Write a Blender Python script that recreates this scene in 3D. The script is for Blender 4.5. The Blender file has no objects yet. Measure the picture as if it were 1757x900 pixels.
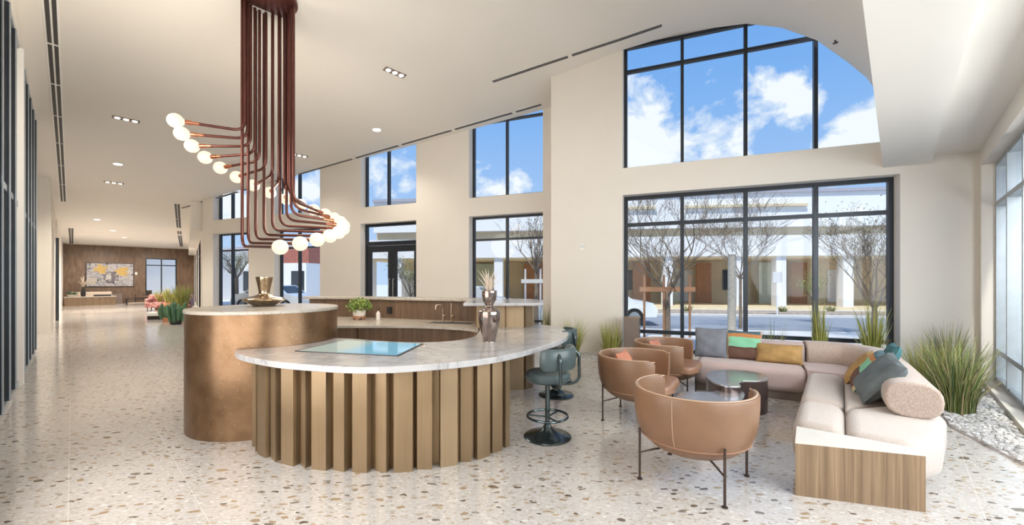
import bpy, math, random
from mathutils import Vector, Matrix
random.seed(7)
C = bpy.context.scene.collection
PI = math.pi
F, HOR, CX, EYE = 706.0, 481.0, 878.0, 1.55

# ------------------------------------------------------------------ camera
cd = bpy.data.cameras.new('camera'); cam = bpy.data.objects.new('camera', cd); C.objects.link(cam)
cam.location = (0, 0, EYE); cam.rotation_euler = (PI/2, 0, 0)
cd.sensor_width = 36; cd.lens = F/1757*36; cd.shift_y = (HOR-450)/1757; cd.clip_end = 500; cd.clip_start = .05
sc = bpy.context.scene; sc.camera = cam
sc.view_settings.view_transform = 'Standard'; sc.view_settings.look = 'None'
sc.view_settings.gamma = 1; sc.view_settings.use_curve_mapping = False
sc.view_settings.exposure = 0.1
sc.cycles.max_bounces = 8; sc.cycles.diffuse_bounces = 5; sc.cycles.glossy_bounces = 4
sc.cycles.transparent_max_bounces = 16; sc.cycles.use_denoising = True
sc.cycles.caustics_reflective = False; sc.cycles.caustics_refractive = False
sc.cycles.sample_clamp_indirect = 6

# room axes: U runs down the hall, V across it; the window walls stand oblique
U = Vector((-.7300, .6835)); V = Vector((.6835, .7300))
def uv(u, t): return (U.x*u+V.x*t, U.y*u+V.y*t)
WD = Vector((.9242, -.3819)); WN = Vector((.3819, .9242))     # along the window walls / outward
AZ_WALL = math.atan2(WD.y, WD.x); AZ_V = math.atan2(V.y, V.x); AZ_U = math.atan2(U.y, U.x)
CA, CB = 10.66, 9.367
def onplane(px, c):
    a = (px-CX)/F; Z = c/(1+.4132*a); return Vector((a*Z, Z))
def floorpt(px, py, z=0):
    Z = F*(EYE-z)/(py-HOR); return Vector(((px-CX)/F*Z, Z))

# ------------------------------------------------------------------ material helpers
def nodes(name):
    m = bpy.data.materials.new(name); m.use_nodes = True
    nt = m.node_tree; return m, nt, nt.nodes['Principled BSDF']
def N(nt, typ, **kw):
    n = nt.nodes.new(typ)
    for k, v in kw.items():
        if hasattr(n, k): setattr(n, k, v)
        else: n.inputs[k.replace('_', ' ')].default_value = v
    return n
def ramp(nt, src, stops, interp='LINEAR'):
    r = nt.nodes.new('ShaderNodeValToRGB'); r.color_ramp.interpolation = interp
    e = r.color_ramp.elements
    while len(e) < len(stops): e.new(.5)
    for i, (p, c) in enumerate(stops):
        e[i].position = p; e[i].color = (c, c, c, 1) if isinstance(c, (int, float)) else (*c, 1)
    nt.links.new(src, r.inputs[0]); return r.outputs[0]
def mixc(nt, f, a, b, mode='MIX'):
    m = nt.nodes.new('ShaderNodeMix'); m.data_type = 'RGBA'; m.blend_type = mode
    for i, v in ((0, f), (6, a), (7, b)):
        if isinstance(v, (int, float)): m.inputs[i].default_value = v
        elif isinstance(v, tuple): m.inputs[i].default_value = (*v, 1)
        else: nt.links.new(v, m.inputs[i])
    return m.outputs[2]
def coords(nt, scale=(1,1,1), kind='Object', rot=(0,0,0)):
    t = nt.nodes.new('ShaderNodeTexCoord'); mp = nt.nodes.new('ShaderNodeMapping')
    mp.inputs['Scale'].default_value = scale; mp.inputs['Rotation'].default_value = rot
    nt.links.new(t.outputs[kind], mp.inputs[0]); return mp.outputs[0]
def noise(nt, vec, scale, detail=3, rough=.5, dist=0):
    n = nt.nodes.new('ShaderNodeTexNoise'); n.inputs['Scale'].default_value = scale
    n.inputs['Detail'].default_value = detail; n.inputs['Roughness'].default_value = rough; n.inputs['Distortion'].default_value = dist
    nt.links.new(vec, n.inputs[0]); return n.outputs[0]
def vor(nt, vec, scale, feat='F1'):
    n = nt.nodes.new('ShaderNodeTexVoronoi'); n.feature = feat; n.inputs['Scale'].default_value = scale
    nt.links.new(vec, n.inputs[0]); return n
def bump(nt, b, h, s=.2, d=.01):
    n = nt.nodes.new('ShaderNodeBump'); n.inputs['Strength'].default_value = s; n.inputs['Distance'].default_value = d
    nt.links.new(h, n.inputs['Height']); nt.links.new(n.outputs[0], b.inputs['Normal'])
def plain(name, col, rough=.6, metal=0, var=.06, vs=6, bmp=0, bs=60, coat=0):
    m, nt, b = nodes(name); v = coords(nt)
    n = noise(nt, v, vs, 4)
    c1 = tuple(max(0, x*(1-var)) for x in col); c2 = tuple(min(1, x*(1+var)) for x in col)
    nt.links.new(ramp(nt, n, [(.3, c1), (.7, c2)]), b.inputs['Base Color'])
    b.inputs['Roughness'].default_value = rough; b.inputs['Metallic'].default_value = metal
    b.inputs['Coat Weight'].default_value = coat
    if bmp: bump(nt, b, noise(nt, v, bs, 3), bmp, .004)
    return m
def woodmat(name, a, b_, scale=(14, 14, .7), rough=.45, kind='Object', rot=(0,0,0), fine=3):
    m, nt, b = nodes(name); v = coords(nt, scale, kind, rot)
    n = noise(nt, v, fine, 6, .6, .4); w = noise(nt, coords(nt, tuple(s*.25 for s in scale), kind, rot), fine, 2)
    c = ramp(nt, n, [(.3, a), (.5, tuple((x+y)/2 for x, y in zip(a, b_))), (.72, b_)])
    c = mixc(nt, ramp(nt, w, [(.35, .0), (.65, .45)]), c, tuple(x*.7 for x in a))
    nt.links.new(c, b.inputs['Base Color']); b.inputs['Roughness'].default_value = rough
    bump(nt, b, n, .15, .002); return m

# ------------------------------------------------------------------ world: blue sky with white clouds
w = bpy.data.worlds.new('sky'); sc.world = w; w.use_nodes = True; nt = w.node_tree; nt.nodes.clear()
tc = nt.nodes.new('ShaderNodeTexCoord'); sp = nt.nodes.new('ShaderNodeSeparateXYZ'); nt.links.new(tc.outputs['Generated'], sp.inputs[0])
grad = ramp(nt, sp.outputs[2], [(0, (.55, .70, .95)), (.2, (.36, .56, .91)), (.4, (.21, .44, .87)), (.6, (.145, .365, .82))])
mp = nt.nodes.new('ShaderNodeMapping'); mp.inputs['Scale'].default_value = (1, 1, 1.35); mp.inputs['Location'].default_value = (2.35, .9, .62)
nt.links.new(tc.outputs['Generated'], mp.inputs[0])
cl = noise(nt, mp.outputs[0], 9.0, 9, .60, .2)
prev = None        # cumulus banks standing at these azimuths (deg right of north) and elevations, with their angular radius
for az, el, rad in ((17.5, 17.5, .17), (22.5, 16.5, .12), (26.0, 15.5, .08), (32.8, 21.0, .075), (35.0, 19.5, .06), (38.6, 14.5, .07), (41.0, 16.0, .09), (-2.2, 12.6, .075), (.6, 13.2, .05), (-18.0, 12.2, .075), (-14.5, 12.8, .05), (-26.5, 11.5, .06), (-34, 9, .08), (60, 14, .2), (95, 16, .25), (150, 18, .3), (-100, 15, .3)):
    dv = Vector((math.sin(math.radians(az))*math.cos(math.radians(el)), math.cos(math.radians(az))*math.cos(math.radians(el)), math.sin(math.radians(el))))
    ds = nt.nodes.new('ShaderNodeVectorMath'); ds.operation = 'DISTANCE'; nt.links.new(tc.outputs['Generated'], ds.inputs[0]); ds.inputs[1].default_value = dv
    mr_ = nt.nodes.new('ShaderNodeMapRange'); mr_.inputs[1].default_value = rad*1.5; mr_.inputs[2].default_value = 0; nt.links.new(ds.outputs['Value'], mr_.inputs[0])
    if prev is None: prev = mr_.outputs[0]
    else:
        mxn = nt.nodes.new('ShaderNodeMath'); mxn.operation = 'MAXIMUM'; nt.links.new(prev, mxn.inputs[0]); nt.links.new(mr_.outputs[0], mxn.inputs[1]); prev = mxn.outputs[0]
ma = nt.nodes.new('ShaderNodeMath'); ma.operation = 'MULTIPLY_ADD'; nt.links.new(prev, ma.inputs[0]); ma.inputs[1].default_value = .42; nt.links.new(cl, ma.inputs[2])
mm = nt.nodes.new('ShaderNodeMapRange'); mm.inputs[1].default_value = .70; mm.inputs[2].default_value = .84; nt.links.new(ma.outputs[0], mm.inputs[0])
skyc = mixc(nt, mm.outputs[0], grad, (.93, .96, 1.0))
bg = nt.nodes.new('ShaderNodeBackground'); bg.inputs['Strength'].default_value = 1.0
nt.links.new(skyc, bg.inputs[0]); ow = nt.nodes.new('ShaderNodeOutputWorld'); nt.links.new(bg.outputs[0], ow.inputs[0])

# ------------------------------------------------------------------ lights
def light(name, typ, loc, energy, color=(1,1,1), direction=None, **kw):
    l = bpy.data.lights.new(name, typ); l.energy = energy; l.color = color
    for k, v in kw.items(): setattr(l, k, v)
    o = bpy.data.objects.new(name, l); C.objects.link(o); o.location = loc
    if direction is not None: o.rotation_euler = Vector(direction).to_track_quat('-Z', 'Y').to_euler()
    return o
light('sun', 'SUN', (0, -10, 20), 3.6, (1, .95, .86), (.38, .80, -1.5), angle=math.radians(4))
# daylight coming in through the glazing beside the camera, outside the frame
x, y = uv(-2.3, 3.6)
light('daylight_right_glazing', 'AREA', (x, y, 2.1), 470, (.96, .98, 1), (U.x, U.y, -.55), shape='RECTANGLE', size=6.6, size_y=2.8)
x, y = uv(3.1, -.47)
light('rear_fill', 'AREA', (x, y, 1.65), 105, (1, .98, .96), (V.x, V.y, .10), shape='RECTANGLE', size=3.6, size_y=2.6)  # added fill lamp in front of the solid rear wall; no glazing there
x, y = uv(2.6, 2.2)
light('vault_fill', 'AREA', (x, y, 5.9), 30, (1, .93, .84), (0, 0, -1), shape='RECTANGLE', size=1.8, size_y=3)  # unseen overhead fill added for brightness, not a fitting of the room

# ------------------------------------------------------------------ mesh builder
class MB:
    def __init__(s): s.v = []; s.f = []; s.m = []; s.mi = 0
    def add(s, vs, fs):
        o = len(s.v); s.v += [tuple(p) for p in vs]
        for f in fs: s.f.append([o+i for i in f]); s.m.append(s.mi)
        return s
    def box(s, x0, x1, y0, y1, z0, z1, M=None):
        vs = [Vector((x, y, z)) for z in (z0, z1) for x, y in ((x0,y0),(x1,y0),(x1,y1),(x0,y1))]
        if M is not None: vs = [M @ v for v in vs]
        return s.add(vs, [(3,2,1,0),(4,5,6,7),(0,1,5,4),(1,2,6,5),(2,3,7,6),(3,0,4,7)])
    def hexa(s, b, t):   # bottom four points, top four points (3-D)
        return s.add(list(b)+list(t), [(3,2,1,0),(4,5,6,7),(0,1,5,4),(1,2,6,5),(2,3,7,6),(3,0,4,7)])
    def prism(s, poly, z0, z1, z1s=None):
        n = len(poly)
        vs = [(p[0], p[1], z0) for p in poly] + [(p[0], p[1], z1) for p in poly]
        return s.add(vs, [tuple(range(n-1, -1, -1)), tuple(range(n, 2*n))] + [(i, (i+1) % n, n+(i+1) % n, n+i) for i in range(n)])
    def tube(s, path, r, n=8, caps=True, closed=False, flat=1):
        P = [Vector(p) for p in path]; k = len(P); rs = r if isinstance(r, (list, tuple)) else [r]*k
        rings = []; up = None
        for i in range(k):
            if closed: d = P[(i+1) % k]-P[i-1]
            else: d = P[min(i+1, k-1)]-P[max(i-1, 0)]
            if d.length < 1e-9: d = Vector((0,0,1))
            d.normalize()
            if up is None: up = Vector((0,0,1)) if abs(d.z) < .9 else Vector((1,0,0))
            a = up - d*up.dot(d)
            if a.length < 1e-6: a = Vector((1,0,0)) - d*d.x
            a.normalize(); up = a; b = d.cross(a)
            rings.append([P[i]+(a*math.cos(2*PI*j/n)*flat+b*math.sin(2*PI*j/n))*rs[i] for j in range(n)])
        vs = [v for g in rings for v in g]; fs = []
        for i in range(k if closed else k-1):
            a, b = i*n, ((i+1) % k)*n
            for j in range(n): fs.append((a+j, a+(j+1) % n, b+(j+1) % n, b+j))
        if caps and not closed: fs += [tuple(range(n-1, -1, -1)), tuple((k-1)*n+j for j in range(n))]
        return s.add(vs, fs)
    def lathe(s, prof, n=40, c=(0,0), a0=0, a1=2*PI, rim=None, closed_prof=False):
        full = abs(a1-a0-2*PI) < 1e-6; m = n if full else n+1; k = len(prof); vs = []
        for i in range(m):
            a = a0+(a1-a0)*i/n
            for r, z in prof: vs.append((c[0]+r*math.cos(a), c[1]+r*math.sin(a), z))
        fs = []; kk = k if closed_prof else k-1
        for i in range(n):
            p, q = i*k, ((i+1) % m)*k
            for j in range(kk):
                j2 = (j+1) % k; fs.append((p+j, q+j, q+j2, p+j2))
        if closed_prof and not full: fs += [tuple(range(k)), tuple((m-1)*k+j for j in range(k-1, -1, -1))]
        return s.add(vs, fs)
    def sweep(s, path, prof, closed=False, up=False):   # closed profile (offset to the left of travel, z) along an XY path
        P = [Vector(p[:2]) for p in path]; k = len(P); m = len(prof); vs = []
        for i in range(k):
            d0 = (P[i]-P[i-1]).normalized() if (i or closed) else (P[1]-P[0]).normalized()
            d1 = (P[(i+1) % k]-P[i]).normalized() if (i < k-1 or closed) else d0
            d = (d0+d1).normalized(); nrm = Vector((-d.y, d.x)); q = 1/max(.35, d.dot(d1))
            for o, z in prof: vs.append((P[i].x+nrm.x*o*q, P[i].y+nrm.y*o*q, z))
        fs = []
        for i in range(k if closed else k-1):
            a, b = i*m, ((i+1) % k)*m
            for j in range(m): fs.append((a+j, b+j, b+(j+1) % m, a+(j+1) % m))
        if not closed: fs += [tuple(range(m)), tuple((k-1)*m+j for j in range(m-1, -1, -1))]
        return s.add(vs, fs)
    def blob(s, c, r, n=10, m=6, M=None):
        vs = []; r = (r,)*3 if isinstance(r, (int, float)) else r
        for i in range(m+1):
            th = PI*i/m
            for j in range(n):
                a = 2*PI*j/n; p = Vector((math.sin(th)*math.cos(a)*r[0], math.sin(th)*math.sin(a)*r[1], math.cos(th)*r[2]))
                if M is not None: p = M @ p
                vs.append(Vector(c)+p)
        return s.add(vs, [(i*n+j, (i+1)*n+j, (i+1)*n+(j+1) % n, i*n+(j+1) % n) for i in range(m) for j in range(n)])
    def build(s, name, mat, parent=None, smooth=False, bevel=0, seg=3, sub=0, weld=False):
        me = bpy.data.meshes.new(name); me.from_pydata(s.v, [], s.f); me.validate()
        mats = mat if isinstance(mat, (list, tuple)) else [mat]
        for m_ in mats: me.materials.append(m_)
        if len(mats) > 1 and len(me.polygons) == len(s.m): me.polygons.foreach_set('material_index', s.m)
        import bmesh
        bm = bmesh.new(); bm.from_mesh(me)
        if weld: bmesh.ops.remove_doubles(bm, verts=bm.verts, dist=1e-5)
        bmesh.ops.recalc_face_normals(bm, faces=bm.faces); bm.to_mesh(me); bm.free()
        if smooth:
            me.polygons.foreach_set('use_smooth', [True]*len(me.polygons))
            try: me.set_sharp_from_angle(angle=math.radians(38))
            except Exception: pass
        o = bpy.data.objects.new(name, me); C.objects.link(o)
        if parent is not None: o.parent = parent
        if bevel:
            b = o.modifiers.new('bevel', 'BEVEL'); b.width = bevel; b.segments = seg; b.limit_method = 'ANGLE'; b.angle_limit = math.radians(30)
        if sub:
            b = o.modifiers.new('sub', 'SUBSURF'); b.levels = sub; b.render_levels = sub
        return o
def spline(pts, n=6, closed=False):
    P = [Vector(p) for p in pts]; k = len(P); out = []
    for i in range(k if closed else k-1):
        g = (lambda j: P[j % k]) if closed else (lambda j: P[max(0, min(k-1, j))])
        p0, p1, p2, p3 = g(i-1), g(i), g(i+1), g(i+2)
        for j in range(n):
            t = j/n; out.append(.5*((2*p1)+(p2-p0)*t+(2*p0-5*p1+4*p2-p3)*t*t+(3*p1-p0-3*p2+p3)*t**3))
    if not closed: out.append(P[-1])
    return out
def fillet(path, r, n=6):
    P = [Vector(p) for p in path]; out = [P[0]]
    for i in range(1, len(P)-1):
        a = (P[i-1]-P[i]); b = (P[i+1]-P[i]); rr = min(r, a.length*.45, b.length*.45)
        A = P[i]+a.normalized()*rr; B = P[i]+b.normalized()*rr
        for j in range(n+1):
            t = j/n; out.append(A*(1-t)**2+P[i]*2*t*(1-t)+B*t*t)
    return out+[P[-1]]
def thing(name, label, cat, loc=(0,0,0), rotz=0, group=None):
    o = bpy.data.objects.new(name, None); C.objects.link(o); o.empty_display_size = .1
    o.location = loc if len(loc) == 3 else (loc[0], loc[1], 0); o.rotation_euler = (0, 0, rotz)
    o['label'] = label; o['category'] = cat
    if group: o['group'] = group
    return o
def tag(o, label, cat, group=None, kind=None):
    o['label'] = label; o['category'] = cat
    if group: o['group'] = group
    if kind: o['kind'] = kind
    return o
def struct(o, label=None, cat=None):
    o['kind'] = 'structure'
    if label: o['label'] = label
    if cat: o['category'] = cat
    return o
def dup(root, loc, rotz, label, scale=1):
    r = root.copy(); C.objects.link(r); r.location = loc if len(loc) == 3 else (loc[0], loc[1], 0)
    r.rotation_euler = (0, 0, rotz); r['label'] = label; r.scale = (scale,)*3
    for ch in list(root.children):
        c = ch.copy(); C.objects.link(c); c.parent = r
        for g in list(ch.children):
            d = g.copy(); C.objects.link(d); d.parent = c
    return r

# ------------------------------------------------------------------ materials
M = {}
M['wall'] = plain('warm_white_paint', (.775, .73, .665), .75, var=.015, vs=1.5)
M['ceiling'] = plain('ceiling_paint', (.78, .745, .69), .8, var=.01, vs=1)
M['trimwhite'] = plain('white_trim', (.86, .84, .80), .5, var=.01)
M['frame'] = plain('charcoal_window_frame', (.030, .036, .045), .35, .3, var=.1)
M['frame_l'] = plain('grey_aluminium', (.40, .44, .47), .35, .6, var=.05)
M['slot'] = plain('dark_slot', (.05, .048, .045), .6, var=.1)
M['copper'] = plain('oxblood_copper_pipe', (.13, .045, .036), .32, .6, var=.12, vs=9)
M['copper2'] = plain('bright_copper_socket', (.55, .22, .13), .25, .9, var=.1)
M['black'] = plain('black_metal', (.03, .028, .027), .4, .4, var=.1)
M['gunmetal'] = plain('gunmetal', (.09, .115, .12), .22, .85, var=.15)
M['leather'] = plain('tan_leather', (.225, .122, .068), .38, var=.08, vs=5, bmp=.15, bs=220)
M['leather_seat'] = plain('tan_seat_leather', (.31, .165, .10), .36, var=.06, vs=5, bmp=.12, bs=220)
M['piping'] = plain('pale_tan_piping', (.46, .31, .21), .5, var=.05)
M['vinyl'] = plain('blue_grey_vinyl', (.062, .088, .090), .34, var=.08, bmp=.08, bs=150)
M['legmetal'] = plain('bronze_leg_metal', (.085, .06, .05), .4, .7, var=.1)
M['glass_obj'] = plain('amber_bottle_glass', (.12, .06, .03), .1, var=.1)
M['gold'] = plain('champagne_tap_metal', (.55, .41, .30), .25, .9, var=.05)
M['terracotta'] = plain('terracotta', (.48, .21, .11), .8, var=.12)
M['asphalt'] = plain('street_asphalt', (.30, .32, .36), .9, var=.08, vs=3)
M['concrete'] = plain('pale_concrete', (.72, .70, .68), .9, var=.05, vs=3)
M['earth'] = plain('brown_gravel_bed', (.42, .34, .27), .95, var=.35, vs=7)
M['whitewall'] = plain('white_stucco', (.86, .85, .84), .8, var=.02)
M['tanwall'] = plain('sandy_stucco', (.76, .63, .42), .85, var=.06, vs=1)
M['greywall'] = plain('lavender_grey_wall', (.42, .41, .46), .8, var=.05)
M['trunk'] = plain('grey_brown_bark', (.25, .19, .14), .9, var=.25, vs=12)
M['stake'] = plain('orange_brown_timber', (.42, .21, .11), .8, var=.15)
M['pole'] = plain('weathered_pole', (.46, .42, .36), .8, var=.15, vs=10)
M['carpaint'] = plain('silver_white_car_paint', (.70, .72, .76), .25, .3, var=.03)
M['darkglass'] = plain('dark_glass', (.04, .05, .06), .08, var=.1)
M['grey_cushion'] = plain('slate_grey_linen', (.185, .195, .225), .9, var=.14, vs=9, bmp=.3, bs=90)
M['velvet_grey'] = plain('dark_grey_velvet', (.105, .125, .13), .75, var=.2, vs=6, bmp=.3, bs=40)
M['mustard'] = plain('mustard_velvet', (.36, .215, .075), .8, var=.25, vs=7, bmp=.2, bs=60)
M['teal'] = plain('teal_cloth', (.05, .15, .165), .85, var=.1)
M['salmon'] = plain('salmon_leather_cushion', (.52, .20, .12), .6, var=.1)
M['pot_white'] = plain('white_ceramic', (.78, .72, .66), .4, var=.04)
M['plinth'] = plain('brown_grey_plinth', (.20, .155, .13), .6, var=.1)
M['beige'] = plain('beige_upholstery', (.66, .56, .46), .9, var=.08)
M['brick'] = plain('red_brick', (.42, .15, .11), .9, var=.2)
M['glasswall'] = plain('pale_green_glazing', (.52, .56, .42), .15, var=.1)
M['switch'] = plain('white_plastic', (.82, .80, .76), .4, var=.01)

def metal_bronze(name, a, b_, rough, speck=0, brush=(40, 40, .5), metal=.85):
    m, nt, b = nodes(name); v = coords(nt, brush)
    n = noise(nt, v, 4, 4, .6); n2 = noise(nt, coords(nt), 2.3, 2, .5)
    c = ramp(nt, n, [(.3, a), (.7, b_)])
    c = mixc(nt, ramp(nt, n2, [(.3, .32), (.7, 0)]), c, tuple(x*.6 for x in a))
    if speck:
        vz = vor(nt, coords(nt), 26)
        c = mixc(nt, ramp(nt, vz.outputs[0], [(.0, speck), (.14, 0)]), c, (.85, .68, .5))
    nt.links.new(c, b.inputs['Base Color']); b.inputs['Metallic'].default_value = metal
    nt.links.new(ramp(nt, n2, [(.3, rough-.06), (.7, rough+.08)]), b.inputs['Roughness'])
    return m
M['drum'] = metal_bronze('patinated_bronze_sheet', (.20, .112, .056), (.31, .188, .105), .30, .5, (1.2, 1.2, 1.2), .7)
M['rib'] = metal_bronze('brushed_brass_cladding', (.31, .22, .128), (.40, .285, .172), .34, 0, (60, 60, .4), .72)
M['table'] = metal_bronze('dark_bronze_table', (.12, .085, .08), (.2, .15, .145), .22, 0, (20, 20, .6), .7)
M['tabletop'] = metal_bronze('polished_table_top', (.50, .50, .52), (.66, .66, .67), .2, 0, (2, 2, 2), .75)
M['vase'] = metal_bronze('mirror_glazed_ceramic', (.22, .17, .15), (.42, .34, .30), .08, 0, (6, 6, 3), .85)
M['vase_g'] = metal_bronze('antique_gold_glaze', (.30, .20, .12), (.62, .48, .32), .14, 0, (5, 5, 5), .85)

def wood_set():
    M['walnut'] = woodmat('walnut_veneer', (.115, .068, .043), (.24, .155, .10), (16, 16, .6))
    M['zebrano'] = woodmat('striped_walnut', (.17, .105, .058), (.40, .275, .165), (20, 20, .35), rough=.4)
    M['paletop'] = plain('pale_top_laminate', (.66, .62, .55), .25, var=.03)
    m, nt, b = nodes('book_matched_walnut_panel')
    v = coords(nt, (1, 1, 1)); n = noise(nt, coords(nt, (1.6, 1.6, .5)), 4, 5, .6)
    bl = vor(nt, coords(nt, (1, 1, .45)), .9)
    c = ramp(nt, n, [(.3, (.13, .078, .048)), (.7, (.26, .17, .11))]); c = mixc(nt, ramp(nt, bl.outputs[0], [(.1, .0), (.6, .35)]), c, (.11, .065, .04))
    nt.links.new(c, b.inputs['Base Color']); b.inputs['Roughness'].default_value = .45; M['farwood'] = m
wood_set()

# polished terrazzo floor
m, nt, b = nodes('polished_terrazzo'); v = coords(nt)
big = noise(nt, v, .9, 3)
base = ramp(nt, big, [(.3, (.47, .43, .395)), (.7, (.54, .50, .47))])
fine = noise(nt, v, 34, 4, .7); base = mixc(nt, ramp(nt, fine, [(.42, .0), (.62, .5)]), base, (.66, .635, .61))
def chips(scale, keep, size, cols, base, st=(1, 1, 1), rot=0, warp=.02):
    dn = nt.nodes.new('ShaderNodeTexNoise'); dn.inputs['Scale'].default_value = scale*1.1; nt.links.new(v, dn.inputs[0])
    sc_ = nt.nodes.new('ShaderNodeVectorMath'); sc_.operation = 'SCALE'; sc_.inputs['Scale'].default_value = warp*2; nt.links.new(dn.outputs['Color'], sc_.inputs[0])
    ad = nt.nodes.new('ShaderNodeVectorMath'); ad.operation = 'ADD'; nt.links.new(v, ad.inputs[0]); nt.links.new(sc_.outputs[0], ad.inputs[1])
    mp_ = nt.nodes.new('ShaderNodeMapping'); mp_.inputs['Scale'].default_value = st; mp_.inputs['Rotation'].default_value = (0, 0, rot); nt.links.new(ad.outputs[0], mp_.inputs[0])
    vz = vor(nt, mp_.outputs[0], scale); s2 = nt.nodes.new('ShaderNodeSeparateColor'); nt.links.new(vz.outputs['Color'], s2.inputs[0])
    rad = nt.nodes.new('ShaderNodeMath'); rad.operation = 'MULTIPLY_ADD'; nt.links.new(s2.outputs[1], rad.inputs[0]); rad.inputs[1].default_value = size*.6; rad.inputs[2].default_value = size*.5
    lt = nt.nodes.new('ShaderNodeMath'); lt.operation = 'LESS_THAN'; nt.links.new(vz.outputs[0], lt.inputs[0]); nt.links.new(rad.outputs[0], lt.inputs[1])
    k = nt.nodes.new('ShaderNodeMath'); k.operation = 'GREATER_THAN'; nt.links.new(s2.outputs[0], k.inputs[0]); k.inputs[1].default_value = 1-keep
    mu = nt.nodes.new('ShaderNodeMath'); mu.operation = 'MULTIPLY'; nt.links.new(lt.outputs[0], mu.inputs[0]); nt.links.new(k.outputs[0], mu.inputs[1])
    col = ramp(nt, s2.outputs[2], [(i/len(cols), c) for i, c in enumerate(cols)], 'CONSTANT')
    return mixc(nt, mu.outputs[0], base, col)
base = chips(34, .5, .46, [(.34,.29,.24), (.64,.61,.58), (.44,.38,.31), (.60,.57,.54)], base, (1, 1.6, 1), -.3)
base = chips(17, .42, .42, [(.63,.60,.57), (.42,.34,.25), (.68,.65,.62), (.33,.29,.26)], base, (1, 2.0, 1), -.2)
base = chips(10.5, .42, .36, [(.12,.09,.065), (.34,.25,.16), (.20,.165,.14), (.46,.35,.2), (.10,.085,.07)], base, (1, 2.3, 1), -.3, .03)
base = chips(6, .10, .27, [(.16,.12,.08), (.38,.28,.16), (.25,.2,.16)], base, (1, 1.9, 1), -.1, .04)
sv = coords(nt, (1, 1, 1), 'Object', (0, 0, -AZ_U)); sxyz = nt.nodes.new('ShaderNodeSeparateXYZ'); nt.links.new(sv, sxyz.inputs[0])
msk = None
for out, per, off in ((sxyz.outputs[0], 2.44, .42), (sxyz.outputs[1], .62, -.02)):
    a_ = nt.nodes.new('ShaderNodeMath'); a_.operation = 'ADD'; nt.links.new(out, a_.inputs[0]); a_.inputs[1].default_value = off+1000*per
    p_ = nt.nodes.new('ShaderNodeMath'); p_.operation = 'PINGPONG'; nt.links.new(a_.outputs[0], p_.inputs[0]); p_.inputs[1].default_value = per/2
    l_ = nt.nodes.new('ShaderNodeMath'); l_.operation = 'LESS_THAN'; nt.links.new(p_.outputs[0], l_.inputs[0]); l_.inputs[1].default_value = .0028
    if msk is None: msk = l_.outputs[0]
    else:
        x_ = nt.nodes.new('ShaderNodeMath'); x_.operation = 'MAXIMUM'; nt.links.new(msk, x_.inputs[0]); nt.links.new(l_.outputs[0], x_.inputs[1]); msk = x_.outputs[0]
fm = nt.nodes.new('ShaderNodeMath'); fm.operation = 'MULTIPLY'; nt.links.new(msk, fm.inputs[0]); fm.inputs[1].default_value = .45
base = mixc(nt, fm.outputs[0], base, (.80, .75, .69))
nt.links.new(base, b.inputs['Base Color']); b.inputs['Roughness'].default_value = .13; b.inputs['Specular IOR Level'].default_value = .55
M['terrazzo'] = m

# white marble
def marble(name, c0, vein, rough=.15, amt=.5):
    m, nt, b = nodes(name); v = coords(nt)
    n = noise(nt, v, 1.6, 8, .6, 1.4); c = ramp(nt, n, [(.40, c0), (.485, tuple(x*(1-amt*.25) for x in c0)), (.50, vein), (.515, tuple(x*(1-amt*.2) for x in c0)), (.62, c0)])
    n2 = noise(nt, v, 5, 6, .7); c = mixc(nt, ramp(nt, n2, [(.4, 0), (.7, amt)]), c, vein)
    nt.links.new(c, b.inputs['Base Color']); b.inputs['Roughness'].default_value = rough; return m
M['marble'] = marble('white_veined_marble', (.52, .51, .51), (.31, .305, .31))
M['stone'] = marble('beige_limestone', (.50, .45, .385), (.36, .31, .25), .25, .35)
# speckled boucle
def boucle(name, a, b_, sc_=230):
    m, nt, b = nodes(name); v = coords(nt)
    n = noise(nt, v, sc_, 2, .7); n2 = noise(nt, v, sc_*.3, 3, .6)
    c = ramp(nt, n, [(.35, a), (.65, b_)]); c = mixc(nt, ramp(nt, n2, [(.4, .35), (.6, 0)]), c, a)
    nt.links.new(c, b.inputs['Base Color']); b.inputs['Roughness'].default_value = .95; bump(nt, b, n2, .35, .004)
    b.inputs['Sheen Weight'].default_value = .3; return m
M['boucle'] = boucle('speckled_oatmeal_boucle', (.27, .19, .15), (.60, .49, .42))
M['boucle2'] = boucle('pale_seat_boucle', (.38, .31, .265), (.58, .50, .45))
M['mauve'] = boucle('dusty_mauve_upholstery', (.42, .31, .29), (.60, .475, .445), 300)
# window glass: clear pane with fresnel sheen
m = bpy.data.materials.new('clear_window_glass'); m.use_nodes = True; nt = m.node_tree; nt.nodes.clear()
tr = nt.nodes.new('ShaderNodeBsdfTransparent'); gl = nt.nodes.new('ShaderNodeBsdfGlossy'); gl.inputs['Roughness'].default_value = .02
tr.inputs[0].default_value = (.96, .98, .98, 1)
lw = nt.nodes.new('ShaderNodeLayerWeight'); lw.inputs[0].default_value = .5
pw = nt.nodes.new('ShaderNodeMath'); pw.operation = 'POWER'; pw.inputs[1].default_value = 5; nt.links.new(lw.outputs['Facing'], pw.inputs[0])
fr = nt.nodes.new('ShaderNodeMath'); fr.operation = 'MULTIPLY_ADD'; fr.inputs[1].default_value = .30; fr.inputs[2].default_value = .010; nt.links.new(pw.outputs[0], fr.inputs[0]); mx = nt.nodes.new('ShaderNodeMixShader')
nt.links.new(fr.outputs[0], mx.inputs[0]); nt.links.new(tr.outputs[0], mx.inputs[1]); nt.links.new(gl.outputs[0], mx.inputs[2])
om = nt.nodes.new('ShaderNodeOutputMaterial'); nt.links.new(mx.outputs[0], om.inputs[0]); M['glass'] = m
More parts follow.
